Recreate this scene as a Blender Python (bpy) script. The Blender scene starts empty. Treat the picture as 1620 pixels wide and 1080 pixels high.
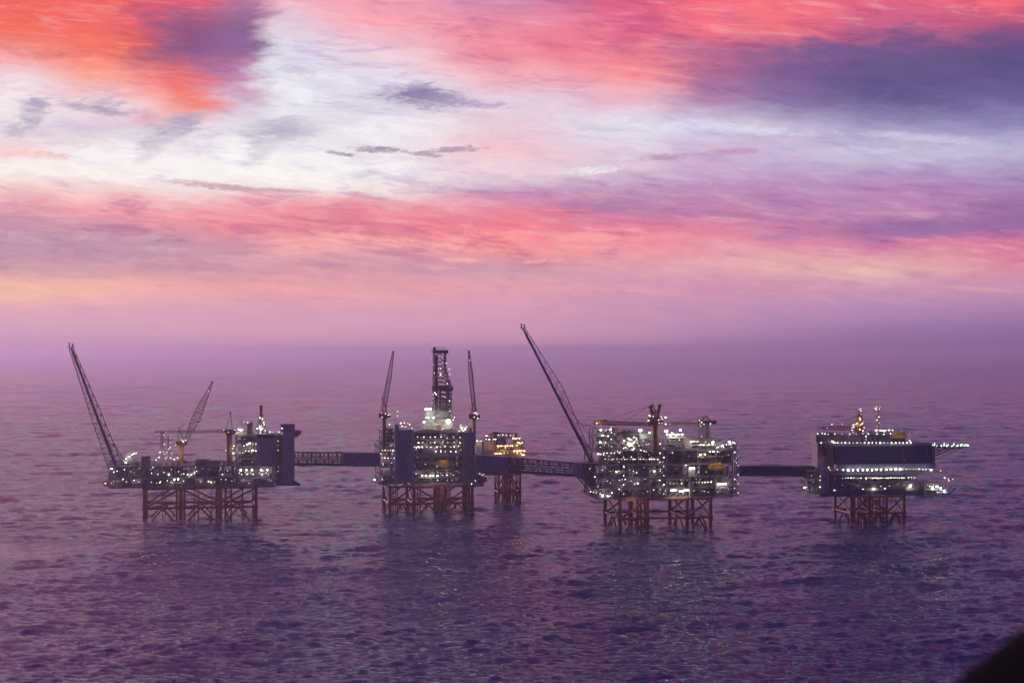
import bpy, math, random
import numpy as np
from mathutils import Vector

SC = bpy.context.scene
COL = SC.collection
R = math.radians

# ------------------------------------------------------------------ camera
F = 2600.0            # focal length in photograph pixels (1620 wide)
H = 128.0             # height of the helicopter door over the sea
HY = 553.0            # row of the horizon
cd = bpy.data.cameras.new('camera')
cam = bpy.data.objects.new('camera', cd)
COL.objects.link(cam)
cd.sensor_width = 36.0
cd.lens = 36.0 * F / 1620.0
cd.clip_start = 0.2
cd.clip_end = 120000
cam.location = (0, 0, H)
cam.rotation_euler = (R(90) + math.atan((HY - 540) / F), 0, 0)
cd.dof.use_dof = True
cd.dof.focus_distance = 1250
cd.dof.aperture_fstop = 1.6
SC.camera = cam
SC.cycles.volume_bounces = 2
SC.cycles.sample_clamp_indirect = 2.0
SC.view_settings.view_transform = 'Standard'
SC.view_settings.look = 'None'
SC.view_settings.exposure = 0
SC.view_settings.gamma = 1


def lin(c):
    return tuple(((v / 255) / 12.92 if v / 255 <= 0.04045 else ((v / 255 + 0.055) / 1.055) ** 2.4) for v in c) + (1.0,)


# ------------------------------------------------------------------ node helper
class G:
    def __init__(s, tree):
        s.t = tree
        s.n = tree.nodes
        s.l = tree.links

    def put(s, sock, v):
        if v is None:
            return
        if isinstance(v, bpy.types.NodeSocket):
            s.l.new(v, sock)
        else:
            sock.default_value = v

    def m(s, op, a, b=None, c=None, clamp=False):
        n = s.n.new('ShaderNodeMath')
        n.operation = op
        n.use_clamp = clamp
        s.put(n.inputs[0], a)
        s.put(n.inputs[1], b)
        s.put(n.inputs[2], c)
        return n.outputs[0]

    def xyz(s, x, y, z=0.0):
        n = s.n.new('ShaderNodeCombineXYZ')
        s.put(n.inputs[0], x); s.put(n.inputs[1], y); s.put(n.inputs[2], z)
        return n.outputs[0]

    def sep(s, v):
        n = s.n.new('ShaderNodeSeparateXYZ')
        s.put(n.inputs[0], v)
        return n.outputs

    def noise(s, vec, scale=1.0, detail=3.0, rough=0.55, dist=0.0):
        n = s.n.new('ShaderNodeTexNoise')
        s.put(n.inputs['Vector'], vec)
        n.inputs['Scale'].default_value = scale
        n.inputs['Detail'].default_value = detail
        n.inputs['Roughness'].default_value = rough
        n.inputs['Distortion'].default_value = dist
        return n.outputs['Fac']

    def mix(s, f, a, b, mode='MIX'):
        n = s.n.new('ShaderNodeMixRGB')
        n.blend_type = mode
        s.put(n.inputs[0], f); s.put(n.inputs[1], a); s.put(n.inputs[2], b)
        return n.outputs[0]

    def ramp(s, f, stops, interp='LINEAR'):
        n = s.n.new('ShaderNodeValToRGB')
        s.put(n.inputs[0], f)
        e = n.color_ramp.elements
        n.color_ramp.interpolation = interp
        e[0].position, e[0].color = stops[0]
        e[1].position, e[1].color = stops[1]
        for p, c in stops[2:]:
            k = e.new(p)
            k.color = c
        return n.outputs[0]

    def smooth(s, v, lo, hi):
        n = s.n.new('ShaderNodeMapRange')
        n.interpolation_type = 'SMOOTHSTEP'
        s.put(n.inputs[0], v)
        n.inputs[1].default_value = lo
        n.inputs[2].default_value = hi
        n.inputs[3].default_value = 0
        n.inputs[4].default_value = 1
        return n.outputs[0]


# ------------------------------------------------------------------ sky
world = bpy.data.worlds.new('World')
SC.world = world
world.use_nodes = True
wt = world.node_tree
wt.nodes.clear()
g = G(wt)
tc = wt.nodes.new('ShaderNodeTexCoord')
dx, dy, dz = g.sep(tc.outputs['Generated'])
yy = g.m('MAXIMUM', dy, 0.3)
PX = g.m('MULTIPLY_ADD', g.m('DIVIDE', dx, yy), F, 810.0)
EL = g.m('DIVIDE', dz, yy)
PY = g.m('MINIMUM', g.m('MULTIPLY_ADD', EL, -F, HY), 560.0)
# wind-drawn warp of the cloud field
fade = g.smooth(PY, 556, 420)
nv = g.xyz(g.m('MULTIPLY', PX, 0.0030), g.m('MULTIPLY_ADD', PY, 0.012, g.m('MULTIPLY', PX, -0.0012)))
nv2 = g.xyz(g.m('MULTIPLY', PX, 0.011), g.m('MULTIPLY_ADD', PY, 0.042, g.m('MULTIPLY', PX, -0.004)), 7.0)
nv3 = g.xyz(g.m('MULTIPLY', PX, 0.0045), g.m('MULTIPLY_ADD', PY, 0.02, g.m('MULTIPLY', PX, 0.001)), 3.0)
w1 = g.noise(nv, 1.0, 3, 0.6)
w2 = g.noise(nv2, 1.0, 5, 0.65)
w3 = g.noise(nv3, 1.0, 5, 0.62, 0.5)
w4 = g.noise(g.xyz(g.m('MULTIPLY', PX, 0.022), g.m('MULTIPLY_ADD', PY, 0.075, g.m('MULTIPLY', PX, 0.006)), 5.0), 1.0, 6, 0.7, 0.6)
wob4 = g.m('SUBTRACT', w4, 0.5)
w5 = g.noise(g.xyz(g.m('MULTIPLY', PX, 0.06), g.m('MULTIPLY_ADD', PY, 0.17, g.m('MULTIPLY', PX, 0.02)), 9.0), 1.0, 5, 0.72, 0.8)
wob5 = g.m('SUBTRACT', w5, 0.5)
wob = g.m('SUBTRACT', w1, 0.5)
wob2 = g.m('SUBTRACT', w2, 0.5)
wob3 = g.m('SUBTRACT', w3, 0.5)
QX = g.m('ADD', PX, g.m('MULTIPLY', fade, g.m('ADD', g.m('MULTIPLY', wob3, 160), g.m('MULTIPLY_ADD', wob4, 50, g.m('MULTIPLY', wob2, 60)))))
QY = g.m('ADD', PY, g.m('MULTIPLY', fade, g.m('ADD', g.m('MULTIPLY', wob, 52), g.m('MULTIPLY_ADD', wob4, 26, g.m('MULTIPLY', wob2, 34)))))
T0, T1 = -2600.0, 600.0
TT = g.m('DIVIDE', g.m('SUBTRACT', QY, T0), T1 - T0, clamp=True)
ROWS = [-2600, -1200, -600, -300, -120, 0, 40, 80, 120, 160, 200, 240, 270, 300, 330, 360, 390, 420, 455, 490, 530, 553]
ZEN = (100, 76, 158)
def up(a, b, c, d, e):
    return [a, b, c, d, e]
COLS = {
 -900: up(ZEN, (168,106,182),(240,150,208),(250,168,206),(229,140,152)) + [(250,110,80),(250,120,80),(250,150,120),(250,190,170),(252,220,200),(250,225,215),(252,220,205),(252,235,220),(250,190,180),(230,150,160),(200,145,165),(195,148,168),(205,150,165),(255,200,160),(235,175,175),(215,165,185),(200,150,175)],
 0:    up(ZEN, (158,100,175),(225,141,200),(235,158,198),(216,127,145)) + [(240,92,80),(246,100,78),(240,140,128),(240,215,225),(248,238,240),(232,222,230),(250,215,210),(253,248,240),(250,205,200),(215,150,170),(190,145,170),(190,148,172),(200,148,165),(255,200,160),(226,170,184),(205,160,185),(196,146,176)],
 150:  up(ZEN, (140,90,163),(196,125,184),(205,140,184),(200,120,144)) + [(242,94,88),(243,96,86),(250,116,92),(252,158,138),(246,225,230),(215,200,218),(250,242,242),(253,250,245),(248,205,203),(242,150,158),(198,146,168),(190,146,170),(200,147,165),(252,188,163),(226,168,183),(208,160,185),(198,147,176)],
 290:  up(ZEN, (125,82,154),(173,112,172),(182,126,172),(185,111,147)) + [(225,88,112),(150,72,116),(128,74,124),(236,106,104),(252,140,120),(225,215,225),(246,242,245),(253,250,246),(245,225,222),(245,150,158),(222,145,160),(194,145,166),(202,147,165),(247,175,165),(224,165,182),(211,160,185),(201,148,176)],
 380:  up(ZEN, (116,77,148),(159,104,164),(168,117,165),(169,110,153)) + [(190,120,165),(124,88,136),(138,92,142),(190,120,165),(215,195,215),(232,228,236),(248,246,248),(253,251,247),(246,232,230),(245,152,160),(242,143,153),(210,150,165),(205,148,166),(244,170,165),(222,162,181),(213,160,185),(203,149,176)],
 450:  up(ZEN, (110,73,144),(149,98,159),(157,111,160),(171,118,158)) + [(248,172,188),(226,200,218),(224,222,236),(232,232,242),(238,238,245),(215,210,224),(245,243,246),(253,251,247),(251,240,236),(245,152,160),(240,138,150),(250,172,168),(210,150,166),(242,167,166),(221,160,180),(214,160,185),(204,150,176)],
 600:  up(ZEN, (96,66,135),(128,87,147),(136,97,150),(151,104,149)) + [(250,165,180),(250,160,172),(240,205,218),(232,228,242),(216,210,226),(246,242,248),(240,236,240),(250,247,246),(250,238,236),(240,140,155),(240,130,145),(250,168,166),(204,148,168),(238,165,168),(220,158,180),(213,158,185),(203,148,176)],
 810:  up(ZEN, (78,56,123),(100,71,132),(107,80,136),(117,82,138)) + [(205,128,172),(240,138,160),(242,132,150),(245,175,185),(226,212,228),(232,208,222),(244,196,204),(236,214,225),(198,156,190),(240,126,146),(250,130,140),(250,152,152),(202,150,170),(230,160,171),(216,155,180),(210,155,185),(200,145,176)],
 1000: up(ZEN, (63,47,113),(76,57,119),(83,64,124),(99,70,131)) + [(222,90,128),(226,96,136),(236,114,136),(250,145,148),(234,184,202),(226,224,240),(226,206,226),(216,196,216),(190,146,186),(186,122,162),(236,126,150),(246,150,160),(222,156,171),(216,151,176),(206,150,180),(196,145,181),(178,131,168)],
 1130: up(ZEN, (53,42,106),(60,48,111),(66,54,116),(91,66,129)) + [(245,98,118),(250,112,124),(190,96,136),(165,98,146),(170,125,168),(212,208,228),(206,178,208),(200,172,204),(187,142,185),(188,124,166),(228,126,154),(236,144,162),(230,168,174),(216,151,176),(198,146,180),(178,134,172),(158,118,158)],
 1250: up(ZEN, (43,37,100),(45,40,103),(52,45,108),(86,63,128)) + [(242,100,120),(245,112,124),(135,84,140),(110,82,140),(128,104,156),(190,182,212),(204,188,216),(192,164,202),(184,138,184),(190,128,172),(196,120,162),(222,132,164),(236,180,172),(212,150,178),(190,141,180),(163,124,166),(143,108,150)],
 1400: up(ZEN, (40,35,98),(40,37,100),(46,42,106),(82,62,128)) + [(226,94,128),(198,86,132),(104,74,134),(84,74,130),(94,84,140),(150,144,186),(206,202,226),(184,160,202),(180,135,182),(190,130,176),(148,100,156),(216,126,160),(232,178,172),(202,146,180),(180,135,180),(142,110,160),(126,98,146)],
 1620: up(ZEN, (40,35,98),(40,37,100),(46,42,106),(83,61,128)) + [(248,95,104),(150,72,126),(80,64,124),(84,74,134),(106,96,154),(142,136,182),(190,184,214),(166,140,186),(170,126,176),(150,100,156),(140,100,156),(226,120,155),(226,140,160),(205,146,176),(170,126,172),(130,100,152),(116,90,142)],
 2500: up(ZEN, (40,35,98),(40,37,100),(46,42,106),(80,61,128)) + [(110,70,125),(90,64,122),(72,60,120),(74,66,124),(84,76,134),(104,96,150),(120,112,164),(118,104,158),(116,96,150),(112,88,146),(110,86,144),(130,94,150),(134,98,150),(130,98,150),(116,90,142),(100,80,134),(94,76,128)],
}
cur = None
prev = None
for cpx in sorted(COLS):
    cols = COLS[cpx]
    assert len(cols) == len(ROWS)
    r = g.ramp(TT, [((rr - T0) / (T1 - T0), lin(c)) for rr, c in zip(ROWS, cols)])
    if cur is None:
        cur = r
    else:
        cur = g.mix(g.smooth(QX, prev, cpx), cur, r)
    prev = cpx


def blob(cur, cx, cy, a, b, rot, color, strength=1.0, k=1.6, soft=0.6, fine=0.8):
    """one cloud of its own, laid on the cloud field by direction"""
    ddx = g.m('SUBTRACT', PX, cx)
    ddy = g.m('SUBTRACT', PY, cy)
    c_, s_ = math.cos(R(rot)), math.sin(R(rot))
    ux = g.m('MULTIPLY_ADD', ddx, c_ / a, g.m('MULTIPLY', ddy, s_ / a))
    uy = g.m('MULTIPLY_ADD', ddx, -s_ / b, g.m('MULTIPLY', ddy, c_ / b))
    rr = g.m('MULTIPLY_ADD', ux, ux, g.m('MULTIPLY', uy, uy))
    v = g.m('SUBTRACT', 1.0, rr)
    v = g.m('MULTIPLY_ADD', wob3, k * 1.6, v)
    v = g.m('MULTIPLY_ADD', wob2, fine * 2.2, v)
    v = g.m('MULTIPLY_ADD', wob4, fine * 2.4, v)
    v = g.m('MULTIPLY_ADD', wob5, 4.5 if b < 9 else 1.6, v)
    f = g.smooth(v, -0.35, soft * 1.7)
    return g.mix(g.m('MULTIPLY', f, strength), cur, lin(color))

# folds of the cloud field itself: lit crests and shaded hollows drawn out by the wind
fold = g.noise(g.xyz(g.m('MULTIPLY_ADD', PX, 0.0062, g.m('MULTIPLY', PY, 0.004)), g.m('MULTIPLY_ADD', PY, 0.026, g.m('MULTIPLY', PX, -0.0035)), 21.0), 1.0, 9, 0.64, 0.9)
fold2 = g.noise(g.xyz(g.m('MULTIPLY_ADD', PX, 0.010, g.m('MULTIPLY', PY, -0.006)), g.m('MULTIPLY_ADD', PY, 0.075, g.m('MULTIPLY', PX, -0.006)), 31.0), 1.0, 8, 0.66, 1.2)
amt = g.ramp(TT, [((rr - T0) / (T1 - T0), (vv, vv, vv, 1)) for rr, vv in ((-2600, .3), (-60, .7), (60, .7), (150, .5), (200, .4), (262, .35), (300, .75), (400, .75), (425, .3), (470, .25), (540, .03))])
shade = g.smooth(g.m('MULTIPLY_ADD', fold, 0.6, g.m('MULTIPLY', fold2, 0.4)), 0.50, 0.36)
litf = g.smooth(g.m('MULTIPLY_ADD', fold, 0.35, g.m('MULTIPLY', fold2, 0.65)), 0.50, 0.66)
cur = g.mix(g.m('MULTIPLY', shade, amt), cur, g.mix(1.0, cur, (0.66, 0.52, 0.80, 1), 'MULTIPLY'))
redness = g.smooth(g.sep(cur)[0], 0.22, 0.6)
cur = g.mix(g.m('MULTIPLY', g.m('MULTIPLY', litf, redness), g.m('MULTIPLY', amt, 0.75)), cur, g.mix(0.5, cur, (1.0, 0.68, 0.66, 1)))
BLOBS = [
 (300, 58, 88, 38, 14, (124,80,138), .7, 1.6, 1.0, 1.0),
 (365, 45, 40, 50, 60, (140,100,155), .5, 1.6, 1.2, 1.0),
 (45, 185, 42, 24, -35, (182,170,194), 1.0, 1.4, .9, 1.5),
 (165, 170, 80, 17, 6, (178,158,188), 1.0, 1.6, .9, 1.3),
 (225, 186, 40, 14, 10, (205,160,182), .7, 1.2, .9, 1.0),
 (275, 200, 66, 22, -24, (178,166,190), 1.0, 1.6, .9, 1.4),
 (250, 232, 46, 12, -38, (214,206,216), .7, 1.0, .9, 1.4),
 (440, 208, 66, 22, -6, (188,180,200), 1.0, 1.6, .9, 1.4),
 (415, 240, 40, 17, -30, (212,206,216), .9, 1.4, .9, 1.4),
 (575, 276, 44, 12, -8, (208,198,210), .75, 1.6, .9, 1.6),
 (672, 152, 72, 24, 4, (140,126,170), 1.0, 1.6, .8, 1.2),
 (740, 162, 70, 8, 6, (176,156,192), .8, 1.0, .8, 1.2),
 (470, 112, 34, 7, 6, (196,192,214), .7, 1.2, .8, 1.6),
 (535, 105, 24, 5, 2, (206,202,220), .6, 1.2, .8, 1.6),
 (580, 124, 26, 5, 4, (212,206,224), .6, 1.2, .8, 1.6),
 (540, 243, 30, 4.5, 8, (150,132,158), .85, .9, .6, 1.2),
 (600, 237, 56, 6, 2, (158,134,160), .85, .9, .6, 1.2),
 (668, 243, 30, 4, 6, (176,148,172), .8, .9, .6, 1.2),
 (720, 236, 46, 6, -3, (170,140,170), .8, .9, .6, 1.2),
 (350, 295, 92, 6, 5, (206,164,178), .9, .7, .6, 1.0),
 (450, 302, 30, 3, 6, (190,156,172), .7, .7, .6, 1.0),
 (60, 243, 60, 6, 5, (250,186,180), .8, 1.0, .8, 1.0),
 (780, 190, 80, 14, 2, (236,196,212), .6, 1.4, 1.0, 1.0),
 (1045, 248, 50, 6, -4, (186,142,176), .75, 1.0, .8, 1.2),
 (1150, 240, 64, 6, -3, (190,146,182), .7, 1.0, .8, 1.2),
 (930, 270, 60, 7, -4, (246,242,244), .85, 1.4, .8, 1.4),
 (1000, 196, 120, 10, 5, (236,236,246), .7, 1.4, .9, 1.4),
 (1180, 205, 130, 8, 3, (226,224,240), .7, 1.4, .9, 1.4),
 (1460, 218, 110, 7, 4, (216,208,230), .55, 1.0, .8, 1.2),
 (985, 68, 34, 22, 10, (180,84,132), .7, 1.6, 1.0, 1.0),
 (1160, 28, 60, 12, 12, (180,84,138), .6, 1.6, 1.0, 1.2),
 (1190, 20, 30, 34, -30, (255,128,128), .55, 1.6, 1.2, 1.2),
 (1310, 84, 64, 22, 4, (100,76,136), .9, 1.6, .9, 1.0),
 (1450, 60, 70, 26, -6, (98,72,130), .85, 1.6, .9, 1.0),
 (1540, 34, 80, 16, -6, (205,84,116), .7, 1.4, .9, 1.2),
 (1570, 62, 54, 14, 4, (92,68,128), .8, 1.6, .9, 1.2),
 (930, 324, 90, 11, 2, (170,118,166), .8, 1.4, .8, 1.2),
 (1080, 334, 110, 8, 3, (168,118,166), .75, 1.4, .8, 1.2),
 (1500, 356, 150, 16, -4, (148,104,158), .75, 1.4, .9, 1.2),
 (1240, 374, 90, 7, -5, (170,118,166), .7, 1.4, .8, 1.2),
 (760, 352, 120, 6, 3, (226,112,136), .6, 1.4, .8, 1.6),
 (600, 342, 120, 5, 3, (236,120,138), .6, 1.4, .8, 1.6),
 (640, 382, 160, 6, 6, (255,178,164), .75, 1.4, .8, 1.6),
 (880, 372, 160, 8, 2, (255,168,160), .65, 1.4, .8, 1.6),
 (1375, 430, 60, 8, 5, (244,200,178), .6, 1.0, .9, 1.2),
 (1560, 458, 80, 5, 4, (230,168,170), .6, 1.0, .9, 1.4),
 (730, 411, 34, 4, 2, (248,176,166), .8, 1.0, .6, 1.4),
 (860, 413, 34, 4, -3, (250,178,168), .8, 1.0, .6, 1.4),
 (700, 424, 30, 2.2, 0, (240,170,168), .6, .8, .6, 1.4),
 (960, 458, 150, 3.0, 2, (236,166,174), .5, .8, .9, 1.2),
 (240, 372, 30, 8, -20, (214,176,184), .5, 1.0, .9, 1.6),
 (120, 366, 60, 2.5, 3, (226,180,176), .5, 1.0, .9, 1.6),
]
for b_ in BLOBS:
    cur = blob(cur, *b_[:5], b_[5], b_[6], b_[7], b_[8], b_[9])
# fine cirrus grain of light and dark
st = g.noise(g.xyz(g.m('MULTIPLY', QX, 0.012), g.m('MULTIPLY_ADD', QY, 0.085, g.m('MULTIPLY', PX, -0.007)), 11.0), 1.0, 6, 0.68, 0.4)
st2 = g.m('MULTIPLY_ADD', g.m('SUBTRACT', st, 0.5), g.m('MULTIPLY_ADD', fade, 0.42, 0.03), 1.0)
cur = g.mix(1.0, cur, g.xyz(st2, g.m('POWER', st2, 1.15), st2), 'MULTIPLY')
cur = g.mix(0.055, cur, (0.80, 0.62, 0.72, 1))
# away from the sunset the sky is plain dusk
back = g.smooth(dy, 0.45, -0.3)
dusk = g.ramp(dz, [(0.0, lin((70, 56, 100))), (0.4, lin((52, 48, 92))), (1.0, lin((60, 54, 104)))])
cur = g.mix(back, cur, dusk)
bg = wt.nodes.new('ShaderNodeBackground')
wt.links.new(cur, bg.inputs[0])
bg.inputs[1].default_value = 1.0
wo = wt.nodes.new('ShaderNodeOutputWorld')
wt.links.new(bg.outputs[0], wo.inputs[0])
world.cycles.sampling_method = 'MANUAL'
world.cycles.sample_map_resolution = 1024

# the last light from behind the cloud on the left
sd = bpy.data.lights.new('sun', 'SUN')
sd.energy = 1.3
sd.angle = R(14)
sd.color = (1.0, 0.58, 0.80)
sun = bpy.data.objects.new('sun', sd)
COL.objects.link(sun)
sun.rotation_euler = Vector((0.60, -0.77, -0.16)).to_track_quat('-Z', 'Y').to_euler()


# ------------------------------------------------------------------ materials
def mat(name, color, rough=0.6, metal=0.0, var=0.25, scale=0.35, emit=None, strength=0, spec=0.5, tint=None, bump=0.0):
    m = bpy.data.materials.new(name)
    m.use_nodes = True
    t = m.node_tree
    q = G(t)
    b = t.nodes['Principled BSDF']
    b.inputs['Roughness'].default_value = rough
    b.inputs['Metallic'].default_value = metal
    b.inputs['Specular IOR Level'].default_value = spec
    if emit:
        b.inputs['Base Color'].default_value = (0.8, 0.8, 0.8, 1)
        b.inputs['Emission Color'].default_value = tuple(emit) + (1,)
        b.inputs['Emission Strength'].default_value = strength
        m.cycles.emission_sampling = 'NONE'
        return m
    co = t.nodes.new('ShaderNodeTexCoord').outputs['Object']
    sx, sy, sz = q.sep(co)
    n1 = q.noise(co, scale, 5, 0.65)
    n2 = q.noise(q.xyz(sx, sy, q.m('MULTIPLY', sz, 0.25)), scale * 4, 3, 0.6)
    f = q.m('ADD', q.m('MULTIPLY', n1, 0.6), q.m('MULTIPLY', n2, 0.4))
    c0 = tuple(v * (1 - var * 1.4) for v in color) + (1,)
    c1 = tuple(min(1, v * (1 + var * 1.4)) for v in color) + (1,)
    stops = [(0.3, c0), (0.7, c1)]
    col = q.ramp(f, stops)
    if tint:
        col = q.mix(q.smooth(q.noise(co, scale * 2.2, 4, 0.7), 0.56, 0.7), col, tuple(tint) + (1,))
    t.links.new(col, b.inputs['Base Color'])
    return m


M = {}
M['jacket'] = mat('jacket_paint', (0.38, 0.085, 0.035), 0.55, var=.3, tint=(0.16, 0.04, 0.03))
M['steel'] = mat('grey_steel', (0.27, 0.25, 0.265), 0.5, tint=(0.12, 0.07, 0.055))
M['dark'] = mat('dark_steel', (0.10, 0.09, 0.10), 0.6)
M['pale'] = mat('pale_cladding', (0.42, 0.40, 0.37), 0.5, tint=(0.25, 0.2, 0.17))
M['blue'] = mat('blue_grey_cladding', (0.31, 0.28, 0.37), 0.45, var=.2, scale=.25, tint=(.24,.21,.28))
M['navy'] = mat('navy_cladding', (0.075, 0.082, 0.19), 0.4, var=.2, scale=.25)
M['bluelight'] = mat('pale_blue_cladding', (0.43, 0.41, 0.51), 0.4, var=.2, scale=.25)
M['pinkish'] = mat('faded_pink_grey_cladding', (0.26, 0.17, 0.19), 0.5, tint=(0.16, .09, .09))
M['red'] = mat('red_oxide', (0.20, 0.035, 0.025), 0.6)
M['rust'] = mat('crane_orange_brown', (0.32, 0.12, 0.045), 0.55, tint=(0.2, .07, .04))
M['ochre'] = mat('worn_ochre_paint', (0.62, 0.30, 0.06), 0.5, tint=(.3,.12,.05))
M['yellow'] = mat('crane_yellow', (0.62, 0.33, 0.05), 0.45, var=.12)
M['boat'] = mat('lifeboat_yellow_orange', (0.80, 0.46, 0.05), 0.35, var=.08)
M['whiteboat'] = mat('white_gel_coat', (0.55, 0.6, 0.68), 0.35, var=.08)
M['green'] = mat('helideck_green', (0.03, 0.10, 0.06), 0.6)
M['black'] = mat('black_painted_skin', (0.003, 0.003, 0.004), 0.9, spec=0.02)
M['lamp'] = mat('lamp_glass', (1, 1, 1), emit=(1.0, 0.90, 0.74), strength=9)
M['lampneutral'] = mat('cool_lamp_glass', (1, 1, 1), emit=(0.86, 0.95, 1.0), strength=7)
M['lampdim'] = mat('dim_lamp_glass', (1, 1, 1), emit=(1.0, 0.80, 0.55), strength=3.2)
M['lampbig'] = mat('floodlight_glass', (1, 1, 1), emit=(0.95, 1.0, 0.84), strength=18)
M['lampwarm'] = mat('sodium_lamp_glass', (1, 1, 1), emit=(1.0, 0.55, 0.18), strength=14)
M['lampgreen'] = mat('green_deck_lamp_glass', (1, 1, 1), emit=(0.55, 1.0, 0.72), strength=10)
M['foam'] = mat('sea_foam', (0.55, 0.54, 0.60), 0.8, scale=2.0)
M['window'] = mat('dark_window_glass', (0.02, 0.02, 0.03), 0.15)
MATS = list(M)


# ------------------------------------------------------------------ mesh builder
class MB:
    def __init__(s):
        s.v = []; s.f = []; s.mi = []; s.ms = []

    def mid(s, name):
        if name not in s.ms:
            s.ms.append(name)
        return s.ms.index(name)

    def add(s, vs, fs, m):
        k = len(s.v)
        s.v += [tuple(p) for p in vs]
        s.f += [tuple(i + k for i in f) for f in fs]
        s.mi += [s.mid(m)] * len(fs)

    def box(s, x0, x1, y0, y1, z0, z1, m):
        if x0 > x1: x0, x1 = x1, x0
        if z0 > z1: z0, z1 = z1, z0
        vs = [(x0,y0,z0),(x1,y0,z0),(x1,y1,z0),(x0,y1,z0),(x0,y0,z1),(x1,y0,z1),(x1,y1,z1),(x0,y1,z1)]
        s.add(vs, [(0,3,2,1),(4,5,6,7),(0,1,5,4),(1,2,6,5),(2,3,7,6),(3,0,4,7)], m)

    def beam(s, p, q, w, m, w2=None, n=4):
        p = Vector(p); q = Vector(q)
        d = (q - p)
        if d.length < 1e-4:
            return
        d.normalize()
        a = Vector((0, 0, 1)) if abs(d.z) < 0.9 else Vector((0, 1, 0))
        u = d.cross(a).normalized(); v = d.cross(u).normalized()
        w2 = w if w2 is None else w2
        vs = []
        off = math.pi / 4 if n == 4 else 0
        k = 1.414 if n == 4 else 1
        for c, r in ((p, w * k / 2), (q, w2 * k / 2)):
            for i in range(n):
                t = 2 * math.pi * i / n + off
                vs.append(c + u * (r * math.cos(t)) + v * (r * math.sin(t)))
        fs = [(i, (i + 1) % n, n + (i + 1) % n, n + i) for i in range(n)]
        fs += [tuple(range(n - 1, -1, -1)), tuple(range(n, 2 * n))]
        s.add(vs, fs, m)

    def tube(s, p, q, r, m, n=8, r2=None):
        s.beam(p, q, 2 * r, m, None if r2 is None else 2 * r2, n)

    def vessel(s, p, q, r, m, n=10):
        """tank with domed ends"""
        p = Vector(p); q = Vector(q)
        d = (q - p).normalized()
        prof = [(-0.55, .35), (-.4, .7), (-.18, .93), (0, 1)]
        L = (q - p).length
        pts = [(t * r, k * r) for t, k in prof] + [(L - t * r, k * r) for t, k in prof[::-1]]
        a = Vector((0, 0, 1)) if abs(d.z) < 0.9 else Vector((0, 1, 0))
        u = d.cross(a).normalized(); v = d.cross(u).normalized()
        vs = []
        for t, rr in pts:
            for i in range(n):
                an = 2 * math.pi * i / n
                vs.append(p + d * t + u * (rr * math.cos(an)) + v * (rr * math.sin(an)))
        fs = []
        for j in range(len(pts) - 1):
            for i in range(n):
                fs.append((j * n + i, j * n + (i + 1) % n, (j + 1) * n + (i + 1) % n, (j + 1) * n + i))
        fs += [tuple(range(n - 1, -1, -1)), tuple(range((len(pts) - 1) * n, len(pts) * n))]
        s.add(vs, fs, m)

    def truss(s, p, q, w0, h0, w1, h1, bays, r, m, up=(0, 0, 1), chord=None, wm=None, hm=None, mid=0.5):
        """four-chord lattice beam, width/height w0,h0 at p, (wm,hm at mid), w1,h1 at q"""
        p = Vector(p); q = Vector(q)
        d = (q - p).normalized()
        up = Vector(up)
        side = d.cross(up).normalized()
        u2 = side.cross(d).normalized()
        chord = chord or r * 1.8
        rings = []
        for i in range(bays + 1):
            t = i / bays
            if wm is not None:
                if t < mid:
                    k = t / mid; w = w0 + (wm - w0) * k; h = h0 + (hm - h0) * k
                else:
                    k = (t - mid) / (1 - mid); w = wm + (w1 - wm) * k; h = hm + (h1 - hm) * k
            else:
                w = w0 + (w1 - w0) * t; h = h0 + (h1 - h0) * t
            c = p.lerp(q, t)
            rings.append([c + side * (a * w / 2) + u2 * (b * h / 2) for a, b in ((-1, -1), (1, -1), (1, 1), (-1, 1))])
        for i in range(bays):
            A, B = rings[i], rings[i + 1]
            for k in range(4):
                s.beam(A[k], B[k], chord, m)
                s.beam(A[k], A[(k + 1) % 4], r, m)
                j = (k + 1) % 4
                if (i + k) % 2:
                    s.beam(A[k], B[j], r, m)
                else:
                    s.beam(A[j], B[k], r, m)
        for k in range(4):
            s.beam(rings[-1][k], rings[-1][(k + 1) % 4], r, m)

    def build(s, name, parent=None):
        me = bpy.data.meshes.new(name)
        me.from_pydata(s.v, [], s.f)
        for n in s.ms:
            me.materials.append(M[n])
        me.polygons.foreach_set('material_index', s.mi)
        me.update()
        o = bpy.data.objects.new(name, me)
        COL.objects.link(o)
        if parent is not None:
            o.parent = parent
        return o


def tag(o, label=None, cat=None, group=None, kind=None):
    if label: o['label'] = label
    if cat: o['category'] = cat
    if group: o['group'] = group
    if kind: o['kind'] = kind
    return o


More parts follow.
